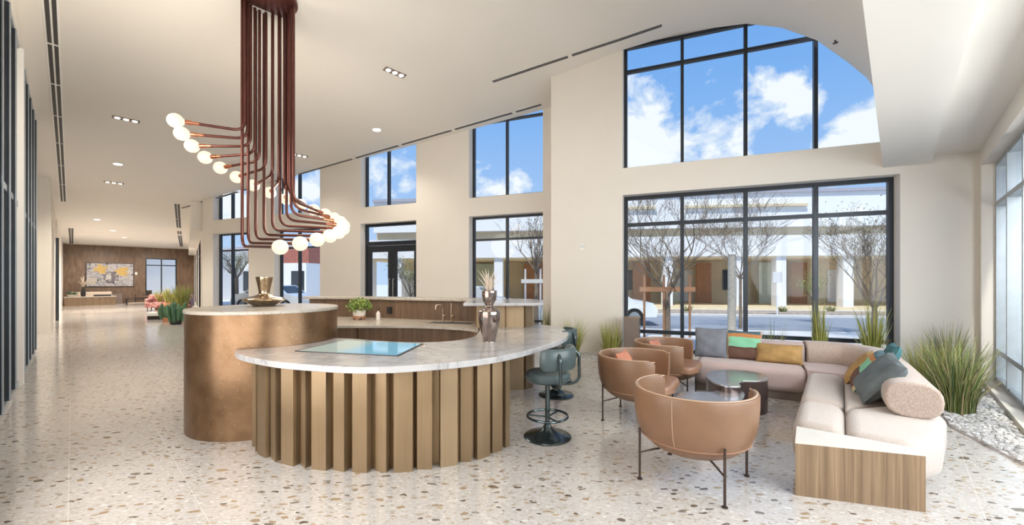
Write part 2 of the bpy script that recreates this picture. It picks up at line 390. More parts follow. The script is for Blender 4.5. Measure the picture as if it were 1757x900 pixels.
m2 = m.copy(); m2.name = 'low_sheen_glass'; [(setattr(n.inputs[1], 'default_value', .12), setattr(n.inputs[2], 'default_value', .01)) for n in m2.node_tree.nodes if n.type == 'MATH' and n.operation == 'MULTIPLY_ADD']; M['glass_low'] = m2
def emit(name, col, s):
    m, nt, b = nodes(name); b.inputs['Base Color'].default_value = (*[x*.25 for x in col], 1); b.inputs['Emission Color'].default_value = (*col, 1)
    b.inputs['Emission Strength'].default_value = s; b.inputs['Roughness'].default_value = .3; return m
M['globe'] = emit('warm_opal_globe', (1, .86, .66), .9)
M['lamp'] = emit('lit_lamp_lens', (1, .93, .82), 3.5)
# touch screen
m, nt, b = nodes('pale_blue_screen')
v = coords(nt); b.inputs['Base Color'].default_value = (.02, .03, .035, 1); b.inputs['Roughness'].default_value = .06
s_ = nt.nodes.new('ShaderNodeSeparateXYZ'); nt.links.new(v, s_.inputs[0])
nt.links.new(ramp(nt, s_.outputs[0], [(.35, (.42, .50, .44)), (.56, (.22, .48, .62))]), b.inputs['Emission Color'])  # greyish left part is a reflection painted into the display's glow
b.inputs['Emission Strength'].default_value = .85; M['screen'] = m
def grassmat(name, cols):
    m, nt, b = nodes(name); g = nt.nodes.new('ShaderNodeNewGeometry')
    c = ramp(nt, g.outputs['Random Per Island'], [(i/(len(cols)-1), c) for i, c in enumerate(cols)])
    nt.links.new(c, b.inputs['Base Color']); b.inputs['Roughness'].default_value = .55; return m
M['grass'] = grassmat('ornamental_grass_blades', [(.045,.085,.035), (.13,.20,.05), (.34,.38,.12), (.10,.13,.05), (.48,.44,.20), (.22,.12,.08)])
M['grass_y'] = grassmat('yellow_green_grass', [(.18,.24,.04), (.40,.42,.09), (.55,.50,.16), (.14,.16,.05)])
M['leaf'] = grassmat('fresh_green_leaves', [(.07,.15,.03), (.20,.30,.05), (.38,.46,.10), (.12,.2,.05)])
M['spring'] = grassmat('yellow_green_tree_leaves', [(.30,.36,.05), (.48,.52,.10), (.22,.30,.05)])
M['dryleaf'] = grassmat('dull_brown_leaves', [(.36,.30,.16), (.42,.40,.20), (.26,.27,.12)])
M['cactus'] = grassmat('cactus_green', [(.05,.13,.07), (.10,.20,.10)])
M['pampas'] = grassmat('dried_pampas', [(.62,.50,.40), (.74,.63,.52), (.52,.42,.34)])
M['pebble'] = grassmat('mixed_white_pebbles', [(.62,.60,.58), (.42,.40,.39), (.72,.71,.69), (.22,.21,.20), (.54,.50,.47), (.66,.64,.62)])

# ------------------------------------------------------------------ ceiling profile along the hall (z at u)
PROF = [(-1.25, 3.55), (-.4, 3.55), (-.398, 3.42), (.17, 3.42), (.175, 4.55), (.38, 4.96), (.62, 5.27), (1.03, 5.74), (1.52, 6.08), (2.03, 6.28),
        (3.05, 6.38), (4.1, 6.27), (5.3, 6.04), (6.52, 5.84), (9, 5.56), (11.9, 5.27), (15.5, 4.94), (19.3, 4.55), (22.5, 4.18), (25, 3.97), (27, 3.90), (39.2, 3.90)]
def ceil_z(u):
    for (a, za), (b, zb) in zip(PROF, PROF[1:]):
        if a <= u <= b: return za+(zb-za)*(u-a)/max(1e-9, b-a)
    return 3.9
def tmax(u):
    if u < 5.53: return (CB-.3819*u)/1.0124
    if u < 19.1: return (CA-.3819*u)/1.0124
    return 3.33+(u-19.1)*.151
def ceil_at(px, py):
    d = Vector(((px-CX)/F, 1, -(py-HOR)/F)); lo = 1.0
    while lo < 60:
        p = d*lo; u = p.x*U.x+p.y*U.y
        if EYE+p.z > ceil_z(u): break
        lo += .01
    return Vector((p.x, p.y, ceil_z(u))), u
us = []
for (a, za), (b, zb) in zip(PROF, PROF[1:]):
    n = max(1, int((b-a)/.6)); us += [a+(b-a)*i/n for i in range(n)]
us += [39.2, 5.5299, 5.5301, 19.1]; us = sorted(set(us))
mb = MB(); vs = []
for u in us:
    for t in (-.85, tmax(u)+.0): x, y = uv(u, t); vs += [(x, y, ceil_z(u)), (x, y, max(ceil_z(u), 0)+.35 if u > .3 else 5.2)]
fs = []
for i in range(len(us)-1):
    a, b = i*4, (i+1)*4
    fs += [(a, a+2, b+2, b), (a+1, b+1, b+3, a+3), (a, b, b+1, a+1), (a+2, a+3, b+3, b+2)]
fs += [(0, 1, 3, 2), (4*len(us)-4, 4*len(us)-2, 4*len(us)-1, 4*len(us)-3)]
mb.add(vs, fs); struct(mb.build('ceiling', M['ceiling'], smooth=True), 'vaulted off-white plaster ceiling sloping down the hall', 'ceiling')

# floor
def P2(u, t): return tuple(uv(u, t))
endA = onplane(347, CA)
poly = [P2(-1.25, -.9), P2(39.3, -.9), P2(39.3, 6.8), (endA.x-.2, endA.y+.5), (onplane(347, CA+.4).x, onplane(347, CA+.4).y), tuple(onplane(960, CA+.4)), tuple(onplane(1690, CB+.4))]
mb = MB(); mb.prism(poly, -.12, 0); struct(mb.build('floor', M['terrazzo']), 'polished terrazzo floor with brown and white stone chips', 'floor')

# ------------------------------------------------------------------ walls with openings
def sA(px, c): p = onplane(px, c); return p.x*WD.x+p.y*WD.y
def wall_mesh(name, c, s0, s1, ztop, holes, th=.34, mat='wall'):
    """holes: (s0,s1,z0,z1); local frame at plane: origin = WN*(c*WN.y)"""
    ss = sorted({s0, s1, *[h[0] for h in holes], *[h[1] for h in holes]}); zs = sorted({0, ztop, *[h[2] for h in holes], *[h[3] for h in holes]})
    o = WN*(c*WN.y); Mx = Matrix.Translation((o.x, o.y, 0)) @ Matrix.Rotation(AZ_WALL, 4, 'Z')
    mb = MB()
    for a, b in zip(ss, ss[1:]):
        run = None
        for z0, z1 in zip(zs, zs[1:]):
            if any(h[0] <= (a+b)/2 <= h[1] and h[2] <= (z0+z1)/2 <= h[3] for h in holes):
                if run: mb.box(a, b, 0, th, run[0], run[1], Mx); run = None
            else: run = (run[0], z1) if run else (z0, z1)
        if run: mb.box(a, b, 0, th, run[0], run[1], Mx)
    return mb.build(name, M[mat]), Mx
wn = [0]
def window(Mx, s0, s1, z0, z1, vert, horiz, label, depth=.22, w=.055, mat='frame', fd=.09, split=None, cat='window'):
    wn[0] += 1
    r = bpy.data.objects.new('window_%d' % wn[0], None); C.objects.link(r); r.matrix_world = Mx @ Matrix.Translation((s0, depth, 0)); struct(r, label, cat)
    L = s1-s0; mb = MB()
    mb.box(0, L, 0, fd, z0, z0+w); mb.box(0, L, 0, fd, z1-w, z1); mb.box(0, w, 0, fd, z0+w, z1-w); mb.box(L-w, L, 0, fd, z0+w, z1-w)
    mb.build('window_frame', M[mat], r)
    for s in vert:
        mb = MB(); mb.box(s-s0-w/2, s-s0+w/2, -.012, fd, z0+w*.5, z1-w*.5); mb.build('mullion', M[mat], r)
    for h in horiz:
        mb = MB(); mb.box(w*.5, L-w*.5, -.006, fd-.01, h-w/2, h+w/2); mb.build('transom', M[mat], r)
    mb = MB(); mb.box(w*.4, L-w*.4, fd*.45, fd*.45+.008, z0+w*.4, z1-w*.4); mb.build('pane', M['glass'], r)
    return r
# wall with bays along the hall (plane A)
hA = []
bays = [(365, 426, 'tall window at the far left end of the hall windows', (399,)), (470, 548.5, 'tall window seen below the glowing globes', (514,)), (618, 713.5, 'door', ()), (804, 931, 'tall window behind the counter vase', (870,))]
fA = CA+.25*1.082
for a, b, lab, v in bays:
    s0, s1 = sA(a, CA), sA(b, CA); hA += [(s0, s1, 3.78, 6.6), (s0, s1, .0 if lab == 'door' else .10, 3.28)]
wl, MA = wall_mesh('wall_hall_side', CA, sA(347, CA), sA(975, CA), 6.9, hA); struct(wl, 'cream wall with four tall window bays along the hall', 'wall')
for a, b, lab, v in bays:
    s0, s1 = sA(a, CA), sA(b, CA); vv = [sA(x, fA) for x in (v or (667,))]
    window(MA, s0, s1, 3.78, 6.6, vv, [5.84], 'high clerestory window above the ' + ('glazed entrance doors' if lab == 'door' else lab))
    if lab != 'door': window(MA, s0, s1, .10, 3.28, vv, [2.66, .5], 'dark-framed ' + lab)
# glazed double door
s0, s1 = sA(618, CA), sA(713.5, CA); L = s1-s0
dr = bpy.data.objects.new('door_1', None); C.objects.link(dr); dr.matrix_world = MA @ Matrix.Translation((s0, .2, 0)); struct(dr, 'black glazed double entrance doors with a transom light', 'door')
mb = MB(); mb.box(0, .07, 0, .1, 0, 3.28); mb.box(L-.07, L, 0, .1, 0, 3.28); mb.box(.07, L-.07, 0, .1, 3.2, 3.28); mb.box(.07, L-.07, 0, .1, 2.62, 2.74); mb.build('door_frame', M['frame'], dr)
mb = MB(); mb.box(.05, L-.05, .05, .058, 2.72, 3.22); mb.build('transom_pane', M['glass'], dr)
for k in (0, 1):
    a = .07+k*(L/2-.07); b = a+L/2-.07
    mb = MB(); mb.box(a+.005, a+.16, .02, .07, .01, 2.61); mb.box(b-.16, b-.005, .02, .07, .01, 2.61); mb.box(a+.16, b-.16, .02, .07, 2.42, 2.61); mb.box(a+.16, b-.16, .02, .07, .01, .3)
    lf = mb.build('door_leaf', M['frame'], dr)
    mb = MB(); mb.box(a+.14, b-.14, .04, .048, .28, 2.44); mb.build('pane', M['glass'], lf)
    hx = b-.08 if k == 0 else a+.08
    mb = MB(); mb.tube(fillet([(hx, .02, .8), (hx, -.05, .8), (hx, -.05, 1.6), (hx, .02, 1.6)], .02), .013); mb.build('door_handle', M['frame_l'], lf, smooth=True)
# window wall of the lounge (plane B)
s0b, s1b = sA(1068, CB), sA(1544, CB); fB = CB+.25*1.082
sp0, sp1 = sA(945, CB), sA(1681, CB)
su1 = s1b
wl, MB_ = wall_mesh('wall_lounge', CB, sp0, sp1+.3, 6.9, [(s0b, s1b, .10, 3.30), (s0b, su1, 3.85, 6.45)]); struct(wl, 'cream lounge wall holding the two large windows', 'wall')
vb = [sA(x, fB) for x in (1170, 1278.5, 1398.5)]
window(MB_, s0b, s1b, .10, 3.30, vb, [2.71, .50], 'large four-bay window behind the sofa', w=.07)
window(MB_, s0b, su1, 3.85, 6.45, vb, [5.91], 'large high window under the curved ceiling edge', w=.06)
# return of the pier between the two planes
p0 = onplane(945, CB); Mr = Matrix.Translation((p0.x, p0.y, 0)) @ Matrix.Rotation(AZ_WALL, 4, 'Z')
mb = MB(); mb.box(0, .34, .34, 1.6, 0, 6.9, Mr); struct(mb.build('wall_pier_return', M['wall']), 'side return of the broad cream pier', 'wall')
# triangular soffit drop beside the pier
mb = MB(); q0, q1 = ceil_at(912, 134)[0], Vector((p0.x-.005, p0.y-.02, 6.02))
# hall end wall C
eC = Vector(uv(39.2, 6.35)); dC = (eC-endA).normalized(); azC = math.atan2(dC.y, dC.x); LC = (eC-endA).length
MC = Matrix.Translation((endA.x, endA.y, 0)) @ Matrix.Rotation(azC, 4, 'Z')
mb = MB(); prev = 0; holesC = [(2.6, 5.6), (8, 11), (13.5, 16.5)]
for a, b in holesC:
    mb.box(prev, a, -.3, 0, 0, 5.2, MC); mb.box(a, b, -.3, 0, 3.28, 5.2, MC); mb.box(a, b, -.3, 0, 0, .1, MC); prev = b
mb.box(prev, LC, -.3, 0, 0, 5.2, MC)
struct(mb.build('wall_hall_end_side', M['wall']), 'cream side wall running on to the far lounge', 'wall')
for k, (a, b) in enumerate(holesC):
    MCm = MC @ Matrix.Rotation(0, 4, 'Z') @ Matrix.Scale(-1, 4, (0, 1, 0))
    r = window(MC @ Matrix.Translation((0, -.3, 0)), a, b, .1, 3.28, [(a+b)/2], [2.66], ('nearest', 'middle', 'farthest')[k] + ' steeply seen window of the far side wall')
mb = MB(); mb.box(.3, LC-.5, .0, .35, 3.45, 5.0, MC); struct(mb.build('trim_1', M['ceiling']), 'boxed bulkhead along the far side wall', 'trim')
# far wood wall
def Muv(u, t, z=0): x, y = uv(u, t); return Matrix.Translation((x, y, z)) @ Matrix.Rotation(AZ_V, 4, 'Z')   # x along V, y along U
MF = Muv(39.0, 0)
mb = MB(); mb.box(-1, 3.54, 0, .25, 0, 4.1, MF); mb.box(5.29, 6.8, 0, .25, 0, 4.1, MF); mb.box(3.54, 5.29, 0, .25, 3.15, 4.1, MF); mb.box(3.54, 5.29, 0, .25, 0, .5, MF)
struct(mb.build('wall_far', M['farwood']), 'far end wall clad in walnut panels', 'wall')
window(MF, 3.54, 5.29, .5, 3.15, [4.42], [2.65], 'window in the walnut far wall', depth=.06, w=.07)
# left white wall, alcove, glazed partition
mb = MB()
mb.box(18.5, 23.6, -.3, 0, 0, 5.0, Matrix(((U.x, V.x, 0, V.x*-.45), (U.y, V.y, 0, V.y*-.45), (0, 0, 1, 0), (0, 0, 0, 1))))
ML = Matrix(((U.x, V.x, 0, 0), (U.y, V.y, 0, 0), (0, 0, 1, 0), (0, 0, 0, 1)))     # x = u, y = t
mb.box(13.6, 18.5, -1.1, -.78, 0, 5.6, ML); mb.box(23.6, 24.6, -.9, -.62, 0, 4.6, ML); mb.box(24.6, 39.2, -.75, -.42, 0, 4.6, ML)
struct(mb.build('wall_left', M['wall']), 'cream left wall beyond the dark glazed partition', 'wall')
mb = MB(); mb.box(-1.3, 4.6, -.9, -.6, 0, 6.9, ML); mb.box(4.6, 13.7, -.95, -.55, 5.08, 6.9, ML)
struct(mb.build('wall_left_rear', M['wall']), 'cream wall and bulkhead over the glazed partition', 'wall')
mb = MB(); mb.box(23.7, 24.0, -.62, -.36, 0, 3.2, ML); struct(mb.build('trim_2', M['frame']), 'dark door edge in the far left wall', 'trim')
# partition: frame with fins and dark panels
r = bpy.data.objects.new('window_%d' % (wn[0]+1), None); wn[0] += 1; C.objects.link(r); struct(r, 'tall dark glazed partition along the left side', 'partition')
mb = MB(); mb.box(4.6, 13.5, -.66, -.545, 4.98, 5.08, ML); mb.box(4.6, 13.5, -.66, -.545, 0, .07, ML); mb.build('window_frame', M['frame_l'], r)
mb = MB(); mb.box(4.6, 13.5, -.66, -.55, 2.64, 2.72, ML); mb.build('transom', M['frame_l'], r)
for k in range(12):
    u = 4.9+.78*k
    mb = MB(); mb.box(u-.03, u+.03, -.70, -.53, .07, 4.98, ML); mb.build('mullion', M['frame'], r)
    mb = MB(); mb.box(u-.036, u+.02, -.534, -.522, .07, 4.98, ML); mb.build('mullion_edge', M['frame_l'], r)
mb = MB(); mb.box(9.50, 9.66, -.66, -.50, 0, 5.0, ML); mb.build('post', M['trimwhite'], r)
mb = MB(); mb.box(4.6, 13.5, -.69, -.68, .05, 5, ML); mb.build('pane', M['glass_low'], r)
mb = MB()
for k in range(24): mb.box(4.6+k*.37, 4.6+k*.37+.33, -.88, -.84 if k % 3 else -.80, 0, 5, ML)
mb.box(4.6, 13.6, -.93, -.88, 0, 5.1, ML); mb.build('panelling', M['walnut'], r)
# right wall with recessed glazing
MRt = Matrix(((V.x, -U.x, 0, 0), (V.y, -U.y, 0, 0), (0, 0, 1, 0), (0, 0, 0, 1)))   # x = t, y = -u
mb = MB(); mb.box(-.9, 9.9, .93, 1.25, 3.3, 3.9, MRt); mb.box(9.42, 9.9, .93, 1.25, 0, 3.3, MRt); mb.box(-.9, .0, .93, 1.25, 0, 3.3, MRt); mb.box(0, 9.42, .93, 1.25, 0, .06, MRt)
struct(mb.build('wall_right', M['wall']), 'cream wall framing the glazing on the right', 'wall')
r = window(MRt, 0, 9.42, .06, 3.3, [9.42-.95*k for k in range(1, 10)], [2.68, .52], 'grey-framed glazing at the right edge', depth=1.07, mat='frame_l', fd=.13, w=.065)
# small devices on the walls
p = onplane(998, CB); t = thing('thermostat', 'small white wall control on the broad pier', 'thermostat', (p.x, p.y, EYE+(HOR-424)*p.y/F), AZ_WALL)
mb = MB(); mb.box(-.05, .05, -.022, 0, -.075, .075); mb.build('body', M['switch'], t, bevel=.006); mb = MB(); mb.box(-.028, .028, -.026, -.021, -.005, .038); mb.build('display', M['frame_l'], t)
p = onplane(718, CA); t = thing('light_switch', 'tiny switch plate beside the entrance doors', 'switch', (p.x, p.y, EYE), AZ_WALL)
mb = MB(); mb.box(-.05, .05, -.012, 0, -.035, .035); mb.build('plate', M['switch'], t, bevel=.004); mb = MB(); mb.box(-.012, .012, -.02, -.011, -.015, .015); mb.build('toggle', M['frame_l'], t)

# ------------------------------------------------------------------ ceiling fittings
def slot_run(pts, w, slots, name, label, group):
    """strip following the ceiling through world points, set a few mm proud"""
    p0 = pts[0]; t = thing(name, label, 'air diffuser', (p0.x, p0.y, p0.z), 0, group)
    L = [Vector(p)-p0 for p in pts]; d = (L[-1]-L[0]); d.z = 0; d.normalize(); n = Vector((-d.y, d.x, 0))
    def strip(o0, o1, z0, z1):
        mb = MB()
        for a, b in zip(L, L[1:]):
            bt = [a+n*o0, b+n*o0, b+n*o1, a+n*o1]; mb.hexa([q+Vector((0,0,z0)) for q in bt], [q+Vector((0,0,z1)) for q in bt])
        return mb
    strip(-w/2, w/2, -.008, .0).build('frame', M['trimwhite'], t)
    for a, b in slots: strip(a, b, -.012, -.008).build('slot', M['slot'], t)
    return t
def cpt(u, t): x, y = uv(u, t); return Vector((x, y, ceil_z(u)))
brk = [7.2, 8.55, 10.15, 11.7, 13.35, 15.2, 17.1, 19.1, 21.3]
rank = ['first', 'second', 'third', 'fourth', 'fifth', 'sixth', 'seventh', 'farthest']
for k in range(8):
    us_ = [brk[k]+.03+(brk[k+1]-brk[k]-.06)*i/4 for i in range(5)]
    slot_run([cpt(u, -.22) for u in us_], .17, [(-.06, -.012), (.012, .06)], 'linear_diffuser', 'double-slot diffuser above the dark partition, %s from the camera' % rank[k], 'slot diffusers along the left ceiling edge')
def pxrun(xa, xb, ya, yb, label, w=.13, n=5):
    pts = []
    for i in range(n):
        f = i/(n-1); pts.append(ceil_at(xa+(xb-xa)*f, ya+(yb-ya)*f)[0])
    slot_run(pts, w, [(-.042, -.006), (.006, .042)], 'linear_diffuser', label, 'slot diffusers parallel to the window walls')
yl = lambda x: 178+(930-x)*.288
for a, b, lab in ((885, 928, 'short slot diffuser at the top right of the clerestory windows'), (780, 878, 'slot diffuser above the clerestory window behind the vase'), (689, 774, 'slot diffuser above the cream wall right of the entrance doors'),
                  (610, 683, 'slot diffuser above the clerestory over the entrance doors'), (513, 604, 'slot diffuser just right of the chandelier pipes'), (415, 505, 'slot diffuser half hidden behind the chandelier'), (311, 408, 'farthest oblique slot diffuser left of the chandelier')):
    pxrun(a, b, yl(a), yl(b), lab)
y2 = lambda x: 140-(x-843)*.333
pxrun(845, 974, y2(845), y2(974), 'left one of two slot diffusers near the large curved window')
pxrun(981, 1135, y2(981), y2(1135), 'right one of two slot diffusers near the large curved window')
slot_run([cpt(20+i*2.0, tmax(20+i*2.0)-.75) for i in range(9)], .22, [(-.08, -.01), (.01, .08)], 'linear_diffuser', 'long dark slot diffuser over the far lounge on the right', 'slot diffusers in the far lounge')
slot_run([cpt(27+i*1.4, -.05) for i in range(9)], .22, [(-.08, -.01), (.01, .08)], 'linear_diffuser', 'long slot diffuser over the far lounge on the left', 'slot diffusers in the far lounge')
def orient_on_ceiling(o, u):
    du = (ceil_z(u+.2)-ceil_z(u-.2))/.4; ang = math.atan(du)
    R = Matrix.Rotation(AZ_U, 4, 'Z') @ Matrix.Rotation(-ang, 4, 'Y'); o.rotation_euler = R.to_euler()
def triple(px, py, label, e=45):
    p, u = ceil_at(px, py); t = thing('recessed_spotlight', label, 'ceiling light', (p.x, p.y, p.z), 0, 'triple recessed spots'); orient_on_ceiling(t, u)
    mb = MB(); mb.box(-.07, .07, -.23, .23, -.012, .0); mb.build('trim_plate', M['plinth'], t)
    for k in (-1, 0, 1):
        mb = MB(); mb.lathe([(0, -.02), (.045, -.02), (.052, -.012), (.052, -.008)], 20, (0, k*.145)); mb.build('lens', M['lamp'], t, smooth=True)
    if e: light('spot', 'SPOT', (p.x, p.y, p.z-.06), e, (1, .91, .78), (0, 0, -1), spot_size=2.0, spot_blend=.8, shadow_soft_size=.12)
triple(216, 204, 'brown three-lamp spotlight at upper left of the ceiling', 260)
triple(195, 313, 'brown three-lamp spotlight nearest the far lounge', 420)
triple(677, 124, 'brown three-lamp spotlight right of the chandelier', 120)
triple(513, 266, 'three-lamp spotlight half behind the chandelier pipes', 90)
def down(px, py, label, e=60):
    p, u = ceil_at(px, py); t = thing('downlight', label, 'ceiling light', (p.x, p.y, p.z), 0, 'round downlights'); orient_on_ceiling(t, u)
    mb = MB(); mb.lathe([(.10, 0), (.135, -.004), (.135, -.010), (.10, -.012)], 28); mb.build('ring', M['trimwhite'], t, smooth=True)
    mb = MB(); mb.lathe([(0, -.010), (.10, -.010)], 28); mb.build('lens', M['lamp'], t)
    if e: light('spot', 'SPOT', (p.x, p.y, p.z-.06), e, (1, .92, .80), (0, 0, -1), spot_size=2.3, spot_blend=.8, shadow_soft_size=.12)
down(646, 222, 'round white downlight between chandelier and clerestory', 160)
down(202, 281, 'round white downlight at the left of the ceiling', 380)
down(166, 376, 'faint round downlight in the lower far ceiling, left one', 500)
down(193, 395, 'faint round downlight in the lower far ceiling, middle one', 500)
down(213, 407, 'faint round downlight in the lower far ceiling, right one', 600)
for uu, tt, e in ((30, 1.2, 650), (30, 4.0, 500), (36.3, 1.4, 450), (36.3, 4.0, 350), (24.5, 1.5, 400)):  # bare spots added to brighten the far lounge, without fittings
    x, y = uv(uu, tt); light('spot', 'SPOT', (x, y, 3.84), e, (1, .93, .84), (U.x*.35, U.y*.35, -1), spot_size=2.6, spot_blend=.8, shadow_soft_size=.3)
p, u = ceil_at(1433, 69); t = thing('fire_sprinkler', 'tiny sprinkler head on the curved ceiling above the large window', 'sprinkler', p)
mb = MB(); mb.tube([(0,0,.01), (0,0,-.035)], .015); mb.build('body', M['legmetal'], t); mb = MB(); mb.lathe([(0,-.04), (.04,-.04), (.03,-.034), (0,-.034)], 16); mb.build('deflector', M['legmetal'], t)

# ------------------------------------------------------------------ chandelier
cx0, cy0 = -3.70, 6.20
uc = cx0*U.x+cy0*U.y; zt = ceil_z(uc)
ch = thing('chandelier', 'oxblood copper pipe chandelier with a spiral of glowing globes above the counter', 'chandelier', (cx0, cy0, zt))
mb = MB(); mb.lathe([(0, -.03), (.40, -.03), (.42, -.015), (.42, .06), (0, .06)], 48); mb.build('canopy', M['copper'], ch, smooth=True)
phi = {}
for k in range(10): phi[k] = 180-18*k
for k, a in zip(range(20, 9, -1), (183, 172, 162, 150, 138, 122, 105, 88, 70, 50, 28)): phi[k] = a
for k in range(21):
    rr = .365 if k < 10 else .315; a = math.radians(phi[k]); x0, y0 = rr*math.cos(a), rr*math.sin(a)
    th = math.radians(-51+13*k); R = 1.08; bx, by = R*math.cos(th), R*math.sin(th); g = k/20
    zb = 1.985+1.77*g**1.12+ .14*(g-.5)*0; zcor = zb+(.10-.24*g)
    B = Vector((bx, by, zb-zt+ (-.02+.20*g if 0 else 0))); B.z = zb-zt; Cn = Vector((x0, y0, zb-zt+.08-.04*g))
    d = (B-Cn).normalized(); E = B-d*.16
    mb = MB(); mb.tube(fillet([(x0, y0, -.02), tuple(Cn), tuple(E)], .16, 7), .021, 10); arm = mb.build('pipe_arm', M['copper'], ch, smooth=True)
    mb = MB(); mb.tube([E-d*.10, E-d*.02, E-d*.019, E+d*.03, E+d*.07], [.024, .024, .03, .034, .03], 14); mb.build('socket', M['copper2'], arm, smooth=True)
    mb = MB(); mb.blob(B, .098, 20, 12); mb.tube([E+d*.06, B], [.035, .05], 12); mb.build('globe', M['globe'], arm, smooth=True)
x, y = cx0, cy0
for dx, dy, zz, e in ((-1.15, -.75, 3.6, 120), (1.2, -.3, 2.4, 70), (-.2, 1.3, 2.9, 80)):
    light('chandelier_glow', 'POINT', (x+dx, y+dy, zz), e, (1, .90, .76), shadow_soft_size=.5)

# ------------------------------------------------------------------ reception bar
drum = thing('drum_counter', 'tall round bronze drum counter with a pale stone top', 'counter', (-2.796, 4.69, 0))
mb = MB(); mb.lathe([(0, .0), (.741, 0), (.741, 1.215), (0, 1.215)], 96); mb.build('body', M['drum'], drum, smooth=True)
mb = MB(); mb.lathe([(0, 1.215), (.745, 1.215), (.75, 1.22), (.75, 1.245), (.745, 1.25), (0, 1.25)], 96); mb.build('stone_top', M['stone'], drum, smooth=True)
def rel(pts, o): return [(p[0]-o[0], p[1]-o[1]) for p in pts]
bar = thing('curved_reception_counter', 'low curved counter with white marble top and folded brass front', 'counter', (-1.0, 4.3, 0)); bo = (-1.0, 4.3)
outer = spline([(-2.66,3.95),(-2.52,3.76),(-2.26,3.55),(-1.82,3.31),(-1.14,3.14),(-.62,3.26),(-.20,3.50),(.10,3.84),(.34,4.2),(.555,4.61),(.69,5.05),(.72,5.6),(.60,6.02),(.33,6.22)], 5)
outer = [tuple(p) for p in outer]
inner = [tuple(p) for p in spline([(-.47,6.1),(-.45,5.75),(-.43,5.36),(-.46,4.85),(-.62,4.55),(-.87,4.42),(-1.13,4.42),(-1.51,4.54),(-1.8,4.68),(-2.07,4.74)], 4)]
c0 = (-2.796, 4.69); arc = [(c0[0]+.752*math.cos(math.radians(a)), c0[1]+.752*math.sin(math.radians(a))) for a in range(2, -80, -6)]
top = outer+inner+arc
mb = MB(); mb.prism(rel(top, bo), .838, .89); mb.build('marble_top', M['marble'], bar, bevel=.006, seg=2)
def zigzag(path, widths, depth, flip=1):
    """folded sheet plan: faces stepping in and out along a path"""
    P = [Vector(p) for p in path]; out = []; L = [0]
    for a, b in zip(P, P[1:]): L.append(L[-1]+(b-a).length)
    def at(s):
        s = max(0, min(L[-1]-1e-6, s))
        for i in range(len(P)-1):
            if L[i] <= s <= L[i+1]:
                f = (s-L[i])/(L[i+1]-L[i]); d = (P[i+1]-P[i]).normalized(); return P[i]+(P[i+1]-P[i])*f, Vector((d.y, -d.x))*flip
    s = 0; i = 0
    while s < L[-1]-.02:
        w, g, tilt = widths[i % len(widths)]; i += 1
        p, n = at(s); out.append(p-n*depth*tilt)
        p, n = at(s+w); out.append(p)
        p, n = at(s+w+.012); out.append(p-n*depth)
        p, n = at(s+w+g); out.append(p-n*depth*.82)
        s += w+g
    return [tuple(p) for p in out]
ribp = [tuple(p) for p in spline([(-2.50,3.94),(-2.30,3.70),(-1.97,3.49),(-1.60,3.37),(-1.2,3.315),(-.8,3.34),(-.42,3.48),(-.16,3.67),(-.02,3.86)], 6)]
WID = [(.125, .055, .12), (.10, .06, .5), (.15, .035, 0), (.12, .07, .35), (.145, .04, .05), (.085, .06, .5), (.135, .05, 0), (.11, .065, .3)]
zz = zigzag(ribp, WID, .085)
inn = [tuple(Vector(p)+Vector((0,0))) for p in reversed([tuple(p) for p in spline([(-2.36,4.05),(-1.97,3.72),(-1.2,3.52),(-.6,3.62),(-.12,3.96)], 5)])]
mb = MB(); mb.prism(rel(zz+inn, bo), 0, .838); mb.build('folded_brass_front', M['rib'], bar)
mb = MB(); mb.lathe([(0, .89), (.026, .89), (.026, .894), (0, .894)], 20, (-.90-bo[0]+.0, 4.17-bo[1])); mb.build('cable_grommet', M['gold'], bar)
# back bar
bb = thing('back_bar', 'raised curved back bar with walnut splashback and stone ledge', 'bar', (-1.4, 6.9, 0)); bo2 = (-1.4, 6.9)
splash = [tuple(p) for p in spline([(-.50,6.02),(-.58,6.60),(-.95,6.80),(-1.5,7.0),(-2.3,7.33),(-3.1,7.58),(-3.75,7.62)], 6)]
out2 = [tuple(p) for p in spline([(.28,5.86),(.36,6.35),(.02,6.86),(-.55,7.12),(-1.3,7.36),(-2.2,7.7),(-3.1,7.95),(-3.85,8.0)], 6)]
mb = MB(); mb.prism(rel(splash+list(reversed(out2[14:])), bo2), 0, 1.21); mb.build('walnut_splashback', M['walnut'], bb)
mb = MB()
led_i = [tuple(p) for p in spline([(-.62,6.5),(-.95,6.74),(-1.5,6.94),(-2.3,7.27),(-3.1,7.52),(-3.85,7.56)], 6)]
led_o = [tuple(p) for p in spline([(-.35,7.1),(-.7,7.2),(-1.3,7.42),(-2.2,7.76),(-3.1,8.02),(-3.95,8.08)], 6)]
mb.prism(rel(led_i+list(reversed(led_o)), bo2), 1.21, 1.25); mb.build('stone_ledge', M['stone'], bb, bevel=.005, seg=2)
mb = MB(); rp = zigzag([(-.50,5.80),(.28,5.86),(.36,6.35),(.05,6.8)], [(.20,.04,0),(.16,.05,.2),(.22,.03,0)], .05); mb.prism(rel(rp+[(-.5,6.9),(-.56,6.2)], bo2), 0, 1.2)
mb.build('brass_pillar', M['rib'], bb)
mb = MB(); mb.prism(rel([(-.66,5.56),(.30,5.62),(.44,5.75),(.42,6.7),(.1,7.0),(-.7,6.62)], bo2), 1.205, 1.245); mb.build('marble_shelf', M['marble'], bb, bevel=.006, seg=2)
wf = [tuple(p) for p in spline([(-.44,5.36),(-.52,5.58),(-.82,5.80),(-1.3,5.98),(-2.02,6.05),(-2.7,6.0),(-3.3,5.9)], 6)]
mb = MB(); wpoly = wf+[(-3.75,7.60)]+list(reversed(splash[3:])); mb.prism(rel(wpoly, bo2), .853, .888); mb.build('limestone_worktop', M['stone'], bb, bevel=.005, seg=2)
